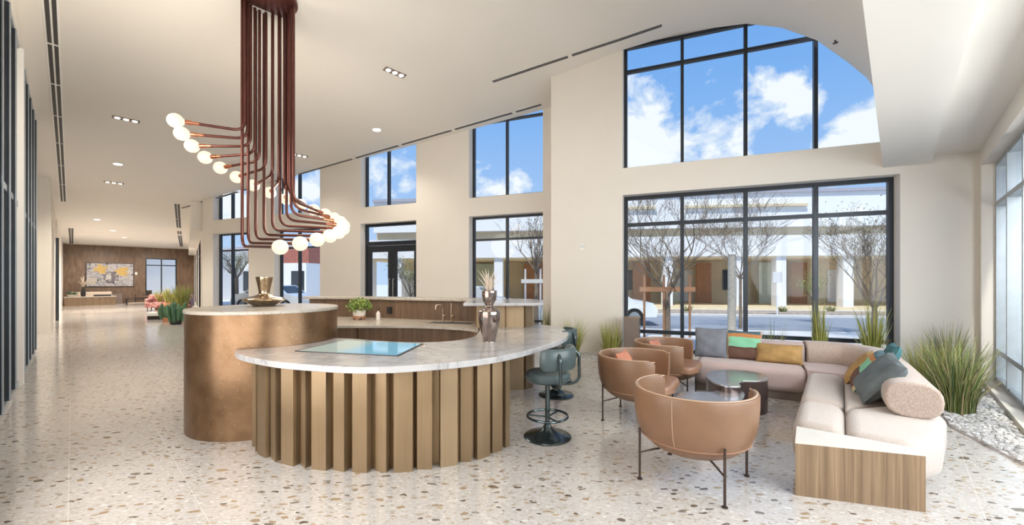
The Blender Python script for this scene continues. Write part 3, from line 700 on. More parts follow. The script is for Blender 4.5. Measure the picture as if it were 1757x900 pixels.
wf2 = [(p[0]-.03 if i < 8 else p[0], p[1]+.05) for i, p in enumerate(wf)]
mb = MB(); mb.prism(rel(wf2+[(p[0], p[1]+.05) for p in reversed(wf2)], bo2), .0, .85); cab = mb.build('cabinet_front', M['walnut'], bb)
for px in (615, 710.5):
    p = floorpt(px, 558, .89); mb = MB(); mb.box(p.x-bo2[0]-.008, p.x-bo2[0]+.008, p.y-bo2[1]+.01, p.y-bo2[1]+.06, .1, .85); mb.build('cabinet_stile', M['rib'] if px < 650 else M['black'], bb)
mb = MB(); q = (-1.02, 6.42); Mq = Matrix.Translation((q[0]-bo2[0], q[1]-bo2[1], 0)) @ Matrix.Rotation(-.22, 4, 'Z'); mb.box(-.28, .42, -.10, .14, .885, .8905, Mq); mb.build('sink_basin', M['slot'], bb)
# taps
def tap(px, kind):
    X = floorpt(px, 550, .89); t = thing('tap', 'slim champagne-metal tap on the back worktop, ' + ('left with a bent spout' if kind else 'right with an upright spout'), 'tap', (X.x, 6.66 if kind else 6.60, .888), -.3, 'worktop taps')
    mb = MB(); mb.lathe([(0,0),(.026,0),(.026,.012),(0,.012)], 20); mb.build('base', M['gold'], t)
    mb = MB()
    if kind: mb.tube(fillet([(0,0,.01),(0,0,.22),(-.01,-.02,.27),(-.07,-.10,.275),(-.075,-.11,.20)], .04, 4), .012, 10)
    else: mb.tube(fillet([(0,0,.01),(0,0,.30)], .02), .013, 10); mb.tube(fillet([(0,0,.07),(.05,-.06,.05),(.10,-.10,.10),(.10,-.11,.14)], .03), .012, 10)
    mb.build('spout', M['gold'], t, smooth=True)
    mb = MB(); mb.tube([(0,0,.10),(.05,.0,.10),(.06,-.0,.14)], .008, 8); mb.build('lever', M['gold'], t, smooth=True)
tap(761, 1); tap(776, 0)
# socket outlet
op = Vector((-2.16, 7.27)); t = thing('power_outlet', 'small black power outlet on the walnut splashback', 'outlet', (op.x, op.y-.012, 1.03), -.38)
mb = MB(); mb.box(-.045, .045, -.02, .02, -.06, .06); mb.build('plate', M['black'], t, bevel=.004); mb = MB()
for k in (-1, 1): mb.box(-.018, .018, -.026, -.018, k*.028-.014, k*.028+.014)
mb.build('socket', M['slot'], t)
# screen set in the counter
scr = thing('touch_screen', 'pale blue glowing display set in the marble counter', 'screen', (-2.02, 3.83, .892), math.radians(-9))
sq = [(0, 0), (1.0, -.06), (1.08, .60), (.17, .60)]
q0 = Vector((-2.02, 3.83))
sw = [floorpt(505, 602.5, .89), floorpt(683, 611, .89), floorpt(726, 590, .89), floorpt(590, 583.5, .89)]
Rm = Matrix.Rotation(math.radians(9), 2)
sq = [tuple(Rm @ (p-q0)) for p in sw]
cc = Vector((sum(p[0] for p in sq)/4, sum(p[1] for p in sq)/4))
mb = MB(); mb.prism(sq, -.002, .003); mb.build('bezel', M['black'], scr)
mb = MB(); mb.prism([tuple(cc+(Vector(p)-cc)*.95) for p in sq], .003, .005); mb.build('display', M['screen'], scr)
# vases
def vase(name, label, loc, prof, mat):
    t = thing(name, label, 'vase', loc); ps = [tuple(p) for p in spline([(r, z, 0) for r, z in prof], 5)]
    mb = MB(); mb.lathe([(p[0], p[1]) for p in ps], 40); mb.build('body', mat, t, smooth=True); return t
vase('tall_vase', 'tall mirror-glazed vase on the marble counter', (-.246, 4.47, .89), [(0,0),(.062,0),(.068,.01),(.085,.08),(.115,.22),(.12,.31),(.105,.345),(.05,.375),(.045,.40),(.075,.46),(.082,.54),(.076,.545),(.065,.46),(.036,.40),(0,.39)], M['vase'])
vase('squat_vase', 'low antique-gold vase with a flared neck on the drum counter', (-2.95, 4.90, 1.25), [(0,0),(.085,0),(.12,.01),(.215,.06),(.225,.075),(.19,.10),(.08,.13),(.058,.16),(.075,.26),(.09,.335),(.082,.335),(.066,.26),(.045,.17),(0,.15)], M['vase_g'])
def blades(mb, n, h, spread, w=.010, base=.06, lean=1.0, curl=.35, cx=0, cy=0, z0=0, hmin=.45, seg=5):
    for i in range(n):
        a = random.uniform(0, 2*PI); br = base*math.sqrt(random.random()); bx, by = cx+br*math.cos(a), cy+br*math.sin(a)
        hh = h*random.uniform(hmin, 1); out = spread*random.random()**.7*lean; a2 = a+random.uniform(-.7, .7); ww = w*random.uniform(.6, 1.2); wa = random.uniform(0, PI)
        vs = []
        for j in range(seg+1):
            f = j/seg; r = out*f**1.8; z = hh*(f-curl*.5*f*f*(out/max(.01, spread)))
            x, y = bx+r*math.cos(a2), by+r*math.sin(a2); q = ww*(1-f**2*.92)/2
            vs += [(x-q*math.cos(wa), y-q*math.sin(wa), z0+z), (x+q*math.cos(wa), y+q*math.sin(wa), z0+z)]
        mb.add(vs, [(2*j, 2*j+1, 2*j+3, 2*j+2) for j in range(seg)])
    return mb
mb = blades(MB(), 60, .30, .14, .012, .025, curl=.1); o = mb.build('dried_pampas', M['pampas']); o.location = (-.246, 4.47, 1.40); tag(o, 'pale dried pampas stems standing in the tall vase', 'dried flowers')
# fern in a footed pot
t = thing('potted_fern', 'leafy green plant in a white footed pot on the worktop', 'potted plant', (-2.60, 7.0, .888))
mb = MB(); mb.lathe([(0,.05),(.08,.05),(.10,.07),(.11,.16),(.10,.16),(.09,.10),(0,.10)], 24); mb.build('pot', M['pot_white'], t, smooth=True)
mb = MB()
for a in (0, 1.57, 3.14, 4.71): mb.tube([(.09*math.cos(a), .09*math.sin(a), 0), (.085*math.cos(a), .085*math.sin(a), .07)], .014, 6)
mb.lathe([(.06,.04),(.11,.04),(.11,.055),(.06,.055)], 20); mb.build('stand', M['terracotta'], t)
def leaves(mb, n, c, r, s, flat=.8):
    for i in range(n):
        d = Vector((random.gauss(0,1), random.gauss(0,1), random.gauss(0,1)*flat)).normalized()*random.random()**.4
        p = Vector(c)+Vector((d.x*r[0], d.y*r[1], d.z*r[2])); a = Vector((random.uniform(-1,1), random.uniform(-1,1), random.uniform(-.6,.6))).normalized(); b_ = a.cross(Vector((random.uniform(-1,1), random.uniform(-1,1), 1))).normalized(); q = s*random.uniform(.6, 1.3)
        mb.add([p-a*q, p-b_*q*.45, p+a*q, p+b_*q*.45], [(0,1,2,3)])
    return mb
mb = leaves(MB(), 330, (0,0,.24), (.22,.20,.14), .035); mb.build('foliage', M['leaf'], t)
t = thing('soap_bottle', 'small amber bottle beside the potted plant', 'bottle', (-2.27, 6.98, .888))
mb = MB(); mb.lathe([(0,0),(.035,0),(.035,.11),(.014,.135),(.014,.15),(0,.15)], 18); mb.build('body', M['pot_white'], t, smooth=True); mb = MB(); mb.tube([(0,0,.15),(0,0,.19),(.04,-.02,.19)], .008, 8); mb.build('pump', M['black'], t)

# ------------------------------------------------------------------ bar stools
def make_stool(loc, face, label):
    t = thing('bar_stool', label, 'stool', loc, face, 'bar stools at the counter')      # local +x = facing the counter
    mb = MB(); mb.lathe([(0,0),(.232,0),(.235,.008),(.225,.018),(.14,.038),(.06,.075),(.034,.12),(.030,.13),(0,.13)], 44); mb.build('base', M['gunmetal'], t, smooth=True)
    mb = MB(); mb.tube([(0,0,.1),(0,0,.56)], .024, 16); mb.build('post', M['gunmetal'], t, smooth=True)
    mb = MB(); mb.tube([(.2*math.cos(2*PI*i/36), .2*math.sin(2*PI*i/36), .21) for i in range(36)], .012, 8, closed=True)
    for k in range(3): a = k*2*PI/3+.5; mb.tube([(.0,.0,.20), (.2*math.cos(a), .2*math.sin(a), .21)], .009, 8)
    mb.build('footrest', M['gunmetal'], t, smooth=True)
    mb = MB(); mb.lathe([(0,.545),(.13,.545),(.20,.56),(.222,.585),(.225,.62),(.205,.65),(.16,.66),(0,.665)], 44); mb.build('seat', M['vinyl'], t, smooth=True)
    ps = []
    for i in range(13):   # rounded section of the pad
        pass
    mb = MB(); prof = [(.225,.715),(.235,.70),(.262,.70),(.275,.72),(.283,.80),(.278,.885),(.262,.905),(.238,.905),(.228,.89),(.222,.80)]
    n = 22; vs = []; m_ = len(prof)
    for i in range(n+1):
        a = PI-1.30+2.60*i/n; e = min(1, min(i, n-i)/2.5); e = math.sqrt(e*(2-e)) if e < 1 else 1
        for r_, z_ in prof: vs.append(((.252+(r_-.252)*(.5+.5*e))*math.cos(a), (.252+(r_-.252)*(.5+.5*e))*math.sin(a), .803+(z_-.803)*(.62+.38*e)))
    fs = [(i*m_+j, (i+1)*m_+j, (i+1)*m_+(j+1) % m_, i*m_+(j+1) % m_) for i in range(n) for j in range(m_)]+[tuple(range(m_)), tuple(n*m_+j for j in range(m_))]
    mb.add(vs, fs); mb.build('backrest', M['vinyl'], t, smooth=True)
    for k in (-1, 1):
        a = PI+k*.62; c_, s_ = math.cos(a), math.sin(a)
        mb = MB(); mb.tube(fillet([(.05*c_, .05*s_, .55), (.20*c_, .20*s_, .52), (.315*c_, .315*s_, .56), (.312*c_, .312*s_, .82), (.27*c_, .27*s_, .86)], .07, 6), .015, 10); mb.build('back_support', M['gunmetal'], t, smooth=True)
    return t
st = make_stool((.353, 4.085, 0), math.radians(143), 'blue-grey swivel bar stool nearest the camera at the marble counter')
dup(st, (.60, 5.58, 0), math.radians(170), 'blue-grey swivel bar stool farther back, half hidden behind the nearer stool')

# ------------------------------------------------------------------ tub armchairs
def make_chair(loc, face, label):
    t = thing('tub_armchair', label, 'armchair', loc, face, 'tan leather tub armchairs')
    prof_o = [(.452,.70),(.450,.60),(.442,.50),(.425,.42),(.398,.355)]
    prof_i = [(.360,.355),(.385,.42),(.400,.50),(.406,.60),(.408,.70)]
    rim = [(.412,.714),(.43,.719),(.447,.714)]
    prof = prof_o[::-1]+rim[::-1]+prof_i[::-1]; n = 48; m_ = len(prof); A = math.radians(128)
    mb = MB(); vs = []
    for i in range(n+1):
        a = PI-A+2*A*i/n; e = min(1, min(i, n-i)/2.2); tp = math.sqrt(e*(2-e)) if e < 1 else 1
        for r_, z_ in prof:
            zz_ = z_ if z_ < .5 else .5+(z_-.5)*(.84+.16*tp); rm = .428; r2 = rm+(r_-rm)*(.55+.45*tp) if z_ > .4 else r_
            vs.append((r2*math.cos(a), r2*math.sin(a), zz_))
    fs = [(i*m_+j, (i+1)*m_+j, (i+1)*m_+(j+1) % m_, i*m_+(j+1) % m_) for i in range(n) for j in range(m_)]+[tuple(range(m_)), tuple(n*m_+j for j in range(m_))]
    mb.add(vs, fs); sh = mb.build('shell', M['leather'], t, smooth=True)
    mb = MB(); path = []
    for i in range(n+1): a = PI-A+2*A*i/n; path.append((.43*math.cos(a), .43*math.sin(a), .716 if 1 < i < n-1 else .705))
    mb.tube(path, .008, 8); mb.build('rim_piping', M['piping'], sh, smooth=True)
    mb = MB(); mb.tube([(-.4525, 0, .70), (-.452, 0, .60), (-.444, 0, .50), (-.427, 0, .42), (-.400, 0, .36)], .003, 6); mb.build('back_seam', M['piping'], sh)
    mb = MB(); mb.lathe([(.393,.343),(.402,.348),(.402,.356),(.393,.36)], 56); mb.build('waist_seam', M['leather_seat'], sh, smooth=True)
    mb = MB(); mb.lathe([(0,.225),(.17,.228),(.255,.243),(.32,.275),(.362,.315),(.384,.345),(.384,.38),(0,.38)], 56); mb.build('bowl_base', M['leather'], t, smooth=True)
    sp_ = [(-.36+.0, 0)]
    poly = []
    for i in range(40):
        a = 2*PI*i/40; x, y = .385*math.cos(a), .385*math.sin(a)
        if abs(a if a < PI else a-2*PI) < math.radians(62):
            q_ = min(.40/max(.01, abs(math.cos(a))), .462); x, y = q_*math.cos(a), q_*math.sin(a)
            if abs(y) > .335: y = math.copysign(.335, y)
        poly.append((x, y))
    mb = MB(); mb.prism(poly, .352, .452); mb.build('seat_cushion', M['leather_seat'], t, bevel=.03, seg=4, smooth=True)
    for k in range(4):
        a = PI/4+k*PI/2; c_, s_ = math.cos(a), math.sin(a); r0 = .432
        mb = MB(); mb.tube([(r0*c_, r0*s_, 0), (r0*c_, r0*s_, .008), (r0*c_, r0*s_, .0085), (r0*c_, r0*s_, .40)], [.02, .02, .0095, .0095], 10)
        mb.tube([(r0*c_, r0*s_, .21), (.30*c_, .30*s_, .235), (.2*c_, .2*s_, .25)], .007, 8)
        mb.build('leg', M['legmetal'], t, smooth=True)
    return t
chs = make_chair((1.43, 3.24, 0), math.radians(48), 'tan leather tub armchair nearest the camera, its back turned to us')
dup(chs, (1.43, 4.66, 0), math.radians(-33), 'tan leather tub armchair in the middle, nearest the bar stools')
dup(chs, (2.13, 5.63, 0), math.radians(-33), 'tan leather tub armchair farthest back, beside the grey sofa cushion')

# ------------------------------------------------------------------ cushions
def cushion(name, label, loc, w, h, th, mat, rot, group=None, cat='cushion', dent=.0):
    n = 18; vs = []; fs = []
    for side in (1, -1):
        for i in range(n+1):
            for j in range(n+1):
                x, y = -1+2*i/n, -1+2*j/n
                f = max(0, (1-x**4))*max(0, (1-y**4)); f = f**.42
                pin = 1-.055*(abs(x)**2*(1-abs(y)**2)*1)-.0; pin2 = 1-.055*(abs(y)**2*(1-abs(x)**2))
                wr = .006*math.sin(7*x+3*y)*math.sin(5*y-2*x+w*9)
                vs.append((x*w/2*pin2 if 0 else x*w/2*(1-.05*(1-abs(y))*abs(x)), side*(th/2*f+wr*f)-dent*math.exp(-((x)**2)*6)*max(0, y)*f*side, y*h/2*(1-.05*(1-abs(x))*abs(y))))
        o = 0 if side == 1 else (n+1)**2
        for i in range(n):
            for j in range(n):
                q = (o+i*(n+1)+j, o+(i+1)*(n+1)+j, o+(i+1)*(n+1)+j+1, o+i*(n+1)+j+1); fs.append(q if side == 1 else q[::-1])
    mb = MB(); mb.add(vs, fs); o = mb.build(name, mat, smooth=True, weld=True); o.location = loc; o.rotation_euler = rot
    tag(o, label, cat, group); return o
# patchwork cushion cloth: teal band, brown stripe, mint field, plum and brown blocks
m, nt, b = nodes('patchwork_cushion_cloth'); v = coords(nt); s_ = nt.nodes.new('ShaderNodeSeparateXYZ')
wv = noise(nt, v, 5, 2); va = nt.nodes.new('ShaderNodeVectorMath'); va.operation = 'ADD'; sc2 = nt.nodes.new('ShaderNodeMath'); sc2.operation = 'MULTIPLY'; sc2.inputs[1].default_value = .07
nt.links.new(wv, sc2.inputs[0]); nt.links.new(v, va.inputs[0]); nt.links.new(sc2.outputs[0], va.inputs[1]); nt.links.new(va.outputs[0], s_.inputs[0])
mr = nt.nodes.new('ShaderNodeMapRange'); mr.inputs[1].default_value = -.25; mr.inputs[2].default_value = .30; nt.links.new(s_.outputs[2], mr.inputs[0])
c = ramp(nt, mr.outputs[0], [(0, (.13,.065,.045)), (.40, (.10,.05,.04)), (.46, (.22,.52,.33)), (.70, (.48,.20,.07)), (.80, (.07,.12,.14)), (1, (.09,.14,.16))], 'CONSTANT')
mr2 = nt.nodes.new('ShaderNodeMapRange'); mr2.inputs[1].default_value = -.25; mr2.inputs[2].default_value = .30; nt.links.new(s_.outputs[0], mr2.inputs[0])
c2 = ramp(nt, mr2.outputs[0], [(0, (.22,.52,.33)), (.10, (.55,.42,.25)), (.16, (0,0,0)), (.9, (.50,.34,.30))], 'CONSTANT')
sel = ramp(nt, mr2.outputs[0], [(0, 1), (.16, 0), (.9, 1)], 'CONSTANT')
c = mixc(nt, sel, c, c2); nt.links.new(c, b.inputs['Base Color']); b.inputs['Roughness'].default_value = .9; M['patch'] = m

# ------------------------------------------------------------------ sectional sofa
sofa = thing('sectional_sofa', 'pale boucle L-shaped sectional sofa with a rolled back', 'sofa', (3.4, 4.8, 0)); so = (3.4, 4.8)
def seat_part(name, poly, z0, z1, mat, bev=.07, seg=5):
    mb = MB(); mb.prism(rel(poly, so), z0, z1); return mb.build(name, mat, sofa, smooth=True, bevel=bev, seg=seg)
def lerp(a, b, f): return (a[0]+(b[0]-a[0])*f, a[1]+(b[1]-a[1])*f)
# window-side run of seat: front edge follows the joint line 0.62 m out
J0, J1 = (2.88, 6.35), (4.04, 5.72)
dj = Vector((J1[0]-J0[0], J1[1]-J0[1])).normalized(); nj = Vector((dj.y, -dj.x))      # towards the room
F0 = (J0[0]+nj.x*.63, J0[1]+nj.y*.63); F1 = (J1[0]+nj.x*.60-.02, J1[1]+nj.y*.60)
Bk0 = (J0[0]-nj.x*.30, J0[1]-nj.y*.30); Bk1 = (J1[0]-nj.x*.30, J1[1]-nj.y*.30)
seat_part('window_seat', [F0, F1, Bk1, Bk0], .10, .42, M['mauve'], .09, 6)
seat_part('plinth', [(F0[0]+.03, F0[1]+.06), (F1[0]+.0, F1[1]+.07), (4.0, 5.9), Bk0], 0, .12, M['plinth'], .005, 1)
L0, L1 = (2.27, 3.34), (3.74, 5.20)         # inner edge of the wing
R0, R1 = (2.53, 3.12), (4.02, 4.98)         # seam between roll and deck
O0, O1 = (3.50, 3.38), (4.72, 5.05)
seat_part('corner_seat', [F1, (3.76, 5.22), (4.02, 4.98), (4.70, 4.85), (4.78, 5.5), (4.5, 5.88), Bk1], .10, .415, M['mauve'], .05, 4)
seat_part('roll_cushion', [L0, lerp(L0, L1, .36), lerp(R0, R1, .36), R0], .07, .41, M['boucle2'], .10, 6)
seat_part('roll_cushion', [lerp(L0, L1, .365), L1, R1, lerp(R0, R1, .365)], .07, .415, M['boucle2'], .10, 6)
seat_part('deck_cushion', [lerp(R0, R1, .005), lerp(R0, R1, .34), (4.02, 3.98), (3.70, 3.50), (3.16, 3.02), (2.83, 2.88)], .09, .40, M['boucle2'], .09, 6)
seat_part('deck_cushion', [lerp(R0, R1, .345), R1, (4.68, 4.86), (4.03, 3.99)], .09, .405, M['boucle2'], .05, 5)
def backroll(name, pts, w, h, zc, mat, n=8, sq=2.5):
    path = [tuple(p) for p in spline(pts, n)]; prof = []
    for i in range(20):
        a = 2*PI*i/20; c_, s_ = math.cos(a), math.sin(a)
        prof.append((w/2*math.copysign(abs(c_)**(2/sq), c_), zc+h/2*math.copysign(abs(s_)**(2/sq), s_)))
    mb = MB(); mb.sweep(rel(path, so), prof); o = mb.build(name, mat, sofa, smooth=True, bevel=.02, seg=3); return o
backroll('bolster', [(3.36, 3.44), (3.74, 3.95), (4.14, 4.49), (4.50, 5.0)], .37, .30, .545, M['boucle'])
backroll('corner_backrest', [(4.505, 5.01), (4.62, 5.25), (4.58, 5.58), (4.38, 5.76), (4.16, 5.86)], .34, .36, .52, M['boucle'])
backroll('window_backrest', [(4.15, 5.865), (3.5, 6.20), (2.99, 6.47)], .30, .34, .51, M['mauve'])
# wedge side table
A0 = floorpt(1364, 849); B0 = floorpt(1588, 878.5)
t = thing('wedge_side_table', 'wedge-shaped striped walnut side table at the near end of the sofa', 'side table', (A0.x, A0.y, 0))
Cb, Db = (2.775, 2.86), (2.262, 3.27)
pl = rel([(A0.x, A0.y), (B0.x, B0.y), Cb, Db], A0)
mb = MB(); mb.prism(pl, 0, .375); mb.build('body', M['zebrano'], t)
mb = MB(); mb.prism(pl, .375, .394); mb.build('top', M['paletop'], t)
# cushions on the sofa
def on_back(px, y_bot, off=.0):
    pass
azb = math.atan2(dj.y, dj.x)
cushion('square_cushion', 'slate grey square cushion at the left end of the sofa back', (2.96, 6.12, .625), .44, .44, .15, M['grey_cushion'], (math.radians(-14), 0, azb), 'sofa cushions')
cushion('square_cushion', 'patchwork cushion with mint and teal bands between grey and mustard cushions', (3.34, 5.93, .62), .46, .42, .14, M['patch'], (math.radians(-16), 0, azb), 'sofa cushions')
cushion('lumbar_cushion', 'long mustard velvet cushion on the window side of the sofa', (3.67, 5.66, .545), .55, .27, .13, M['mustard'], (math.radians(-18), 0, azb-.03), 'sofa cushions')
azw = math.atan2(1.55, 1.1)
cushion('square_cushion', 'dark grey velvet cushion leaning forward against the bolster', (3.50, 3.93, .625), .50, .48, .17, M['velvet_grey'], (math.radians(38), math.radians(-8), azw+.05), 'sofa cushions', dent=.05)
cushion('square_cushion', 'patchwork cushion tucked behind the dark grey velvet one', (3.68, 4.25, .62), .46, .44, .13, M['patch'], (math.radians(36), math.radians(-6), azw-.05), 'sofa cushions')
cushion('square_cushion', 'mustard cushion leaning behind the patchwork cushion at the bolster', (3.80, 4.50, .60), .42, .40, .12, M['mustard'], (math.radians(34), 0, azw-.1), 'sofa cushions')
cushion('square_cushion', 'teal cushion lying high on the bolster behind the others', (4.05, 4.42, .70), .38, .36, .11, M['teal'], (math.radians(20), 0, azw), 'sofa cushions')
cushion('small_cushion', 'salmon cushion in the middle tub armchair', (1.33, 4.78, .585), .34, .30, .10, M['salmon'], (math.radians(-28), 0, math.radians(57)), 'armchair cushions')
cushion('small_cushion', 'salmon cushion in the farthest tub armchair', (2.03, 5.74, .585), .34, .30, .10, M['salmon'], (math.radians(-28), 0, math.radians(57)), 'armchair cushions')

# ------------------------------------------------------------------ nesting tables
def cloud_table(name, label, pts, ztop, loc):
    t = thing(name, label, 'coffee table', loc); pl = [tuple(p) for p in spline(rel(pts, loc), 7, True)]
    mb = MB(); mb.prism(pl, 0, ztop-.02); mb.build('body', M['table'], t, smooth=True)
    mb = MB(); mb.prism(pl, ztop-.02, ztop); mb.build('top', M['tabletop'], t, bevel=.004, seg=2); return t
zt1, zt2 = .40, .325
g = lambda x, y, z: tuple(floorpt(x, y, z))
cloud_table('taller_cloud_table', 'taller dark bronze cloud-shaped table', [g(1211,641,zt1), g(1222,635.5,zt1), g(1250,633.5,zt1), g(1285,636,zt1), g(1313,642,zt1), g(1316,650,zt1), g(1300,653,zt1), g(1275,653,zt1), g(1268,657,zt1), g(1270,662,zt1), g(1250,662,zt1), g(1232,658,zt1), g(1216,650,zt1)], zt1, (2.65, 4.95))
cloud_table('lower_cloud_table', 'lower cloud-shaped table behind the nearest armchair', [g(1157,679,zt2), g(1166,672,zt2), g(1190,671,zt2), g(1222,671,zt2), g(1235,664.5,zt2), g(1258,665,zt2), g(1276,672,zt2), g(1272,684,zt2), g(1245,694,zt2), g(1200,697,zt2), g(1165,690,zt2)], zt2, (2.1, 4.4))

# ------------------------------------------------------------------ pebbles and grasses
bedw = .12
def bed(poly, name, lab):
    mb = MB(); mb.prism(poly, 0.0, .02); o = mb.build(name, M['concrete']); tag(o, lab, 'planting bed'); return o
pe = [tuple(floorpt(1632, 733)), tuple(floorpt(1757, 798)), uv(-.89, 5.0), uv(-.89, 9.25), tuple(onplane(1660, CB-.06)), tuple(onplane(1080, CB-.03)), tuple(onplane(1080, CB-.75)), tuple(onplane(1400, CB-.95)), tuple(onplane(1590, CB-1.1))]
b1 = bed(pe, 'pebble_bed', 'pale border bed running along the large window to the right glazing')
p3 = [tuple(onplane(1040, CB-.07)), tuple(onplane(948, CB-.07)), tuple(onplane(955, CB-.7)), tuple(onplane(1045, CB-.7))]
b2 = bed(p3, 'pebble_bed', 'small pebble bed at the foot of the broad pier')
def inside(p, poly):
    c_ = False; n = len(poly)
    for i in range(n):
        a, b = poly[i], poly[(i+1) % n]
        if (a[1] > p[1]) != (b[1] > p[1]) and p[0] < (b[0]-a[0])*(p[1]-a[1])/(b[1]-a[1])+a[0]: c_ = not c_
    return c_
def pebbles(poly, n, lab):
    mb = MB(); xs = [p[0] for p in poly]; ys = [p[1] for p in poly]; k = 0
    while k < n:
        p = (random.uniform(min(xs), max(xs)), random.uniform(min(ys), max(ys)))
        if not inside(p, poly): continue
        k += 1; r = random.uniform(.012, .03); mb.blob((p[0], p[1], .02+r*.35), (r*random.uniform(.7, 1.3), r, r*.6), 6, 4, Matrix.Rotation(random.uniform(0, 3), 3, 'Z'))
    o = mb.build('pebbles', M['pebble'], smooth=True); tag(o, lab, 'pebbles', kind='stuff')
pebbles(pe, 5200, 'white and grey river pebbles filling the border bed by the sofa')
pebbles(p3, 900, 'white river pebbles at the foot of the broad pier')
def grass(pos, h, spread, n, lab, mat='grass', base=.08, w=.010, z=.02, curl=.35, group='ornamental grasses', hmin=.45):
    mb = blades(MB(), n, h, spread, w, base, curl=curl, hmin=hmin); o = mb.build('grass_clump', M[mat]); o.location = (pos[0], pos[1], z); tag(o, lab, 'grass', group); return o
q = floorpt(1690, 722); grass((q.x-.05, q.y+.25), 1.0, .30, 520, 'big tall green grass clump right of the sofa', base=.15, w=.012)
q = onplane(1625, CB-.45); grass((q.x, q.y), 1.05, .30, 300, 'tall dark grass clump behind the big one by the white wall', base=.12)
q = floorpt(1640, 705); grass((q.x+.12, q.y+.45), .92, .30, 300, 'broad green grass clump between sofa bolster and white wall', 'grass_y', base=.16, w=.011)
q = onplane(1497, CB-.35); grass((q.x, q.y), 1.42, .24, 190, 'slim reedy grass rising behind the sofa corner', base=.08, w=.016, mat='grass_y')
q = onplane(1407, CB-.3); grass((q.x, q.y), 1.38, .12, 130, 'narrow upright grass in front of the last mullion', base=.06, w=.018, mat='grass_y')
q = onplane(1330, CB-.3); grass((q.x, q.y), .95, .22, 90, 'low sparse grass behind the mustard cushion', base=.10)
q = onplane(1150, CB-.25); grass((q.x, q.y), .55, .25, 110, 'short yellow-green grass under the left window bay', 'grass_y', base=.2)
q = onplane(1048, CB-.42); grass((q.x, q.y), .86, .18, 260, 'yellow-green grass at the right edge of the broad pier', 'grass_y', base=.14, w=.012)
q = onplane(985, CB-.40); grass((q.x-.05, q.y-.1), .90, .30, 330, 'feathery grass clump behind the bar stools', 'grass_y', base=.12)
q = onplane(936, CA-.45); grass((q.x, q.y), 1.15, .13, 120, 'upright grass in the corner left of the broad pier', base=.09)
t = thing('planter_box', 'brown wooden box post beside the left window jamb', 'planter', tuple(onplane(1084, CB-.42))+(0,), AZ_WALL)
mb = MB(); mb.box(-.14, .14, -.14, .14, 0, .83); mb.build('body', M['plinth'], t, bevel=.004); mb = MB(); mb.box(-.145, .145, -.145, .145, .83, .85); mb.build('cap', M['rib'], t)

# ------------------------------------------------------------------ far lounge
t = thing('wood_console', 'long low striped wood unit at the far end of the hall', 'cabinet', uv(36.6, -.34)+(0,), AZ_V)
mb = MB(); mb.box(0, 2.25, 0, .6, 0, .52); mb.build('body', M['zebrano'], t); mb = MB(); mb.box(-.02, 2.27, -.02, .62, .52, .56); mb.build('top', M['paletop'], t)
def mass_sofa(name, lab, loc, rot, L, D, mat, group=None):
    t = thing(name, lab, 'sofa', loc, rot, group)
    mb = MB(); mb.box(0, L, 0, D, .15, .42); mb.build('seat', mat, t, bevel=.06, smooth=True); mb = MB(); mb.box(0, L, D-.25, D, .3, .82); mb.build('backrest', mat, t, bevel=.07, smooth=True)
    for s in (0, 1): mb = MB(); mb.box(s*(L-.2), s*(L-.2)+.2, 0, D, .25, .62); mb.build('armrest', mat, t, bevel=.06, smooth=True)
    for x in (.1, L-.1):
        for y in (.1, D-.1): mb = MB(); mb.tube([(x, y, 0), (x, y, .17)], .02, 8); mb.build('leg', M['black'], t)
    return t
mass_sofa('beige_sofa', 'beige sofa behind the long wood unit in the far lounge', uv(37.6, -.2)+(0,), AZ_V, 2.0, .85, M['beige'])
m, nt, b = nodes('rose_patterned_cloth'); vz = vor(nt, coords(nt), 9); nt.links.new(ramp(nt, vz.outputs[0], [(.2, (.40,.12,.10)), (.4, (.62,.40,.36)), (.6, (.28,.08,.08))]), b.inputs['Base Color']); M['rose'] = m
q = floorpt(247, 533); mass_sofa('patterned_sofa', 'rose patterned small sofa near the cacti', (q.x, q.y, 0), AZ_V-.35, 1.9, .8, M['rose'])
q = floorpt(252, 548); t = thing('white_ottoman', 'low white block table in front of the rose patterned sofa', 'table', (q.x, q.y, 0), AZ_V-.35)
mb = MB(); mb.box(0, .5, 0, .4, 0, .14); mb.build('base', M['black'], t); mb = MB(); mb.box(-.05, .95, -.05, .5, .14, .26); mb.build('top', M['whitewall'], t, bevel=.01)
def slat_chair(px, py, lab, rot):
    q = floorpt(px, py); t = thing('lounge_chair', lab, 'chair', (q.x, q.y, 0), rot, 'dark lounge chairs in the far lounge')
    mb = MB(); mb.box(0, .8, 0, .75, .34, .44); mb.build('seat', M['walnut'], t, bevel=.02)
    mb = MB(); mb.box(0, .8, .68, .78, .4, .85); mb.build('backrest', M['walnut'], t, bevel=.02)
    for x in (0, .77):
        mb = MB(); mb.tube([(x, 0, .6), (x, .75, .6)], .02, 6); mb.tube([(x, .02, 0), (x, .02, .6)], .018, 6); mb.tube([(x, .73, 0), (x, .73, .6)], .018, 6); mb.tube([(x, 0, .03), (x, .75, .03)], .015, 6); mb.build('side_frame', M['black'], t)
slat_chair(206, 519, 'dark slatted lounge chair left of the rose sofa', AZ_V+.4)
slat_chair(232, 519, 'dark lounge chair just behind the rose sofa', AZ_V-.2)
q = floorpt(216, 523); t = thing('slatted_coffee_table', 'dark framed low table with pale shelf in the far lounge', 'table', (q.x, q.y, 0), AZ_V)
mb = MB(); mb.box(0, 1.3, 0, .6, .36, .4); mb.build('top', M['black'], t)
for x in (.02, 1.24):
    for y in (.02, .54): mb = MB(); mb.box(x, x+.04, y, y+.04, 0, .36); mb.build('leg', M['black'], t)
mb = MB(); mb.box(.05, 1.25, .05, .55, .1, .14); mb.build('shelf', M['beige'], t)
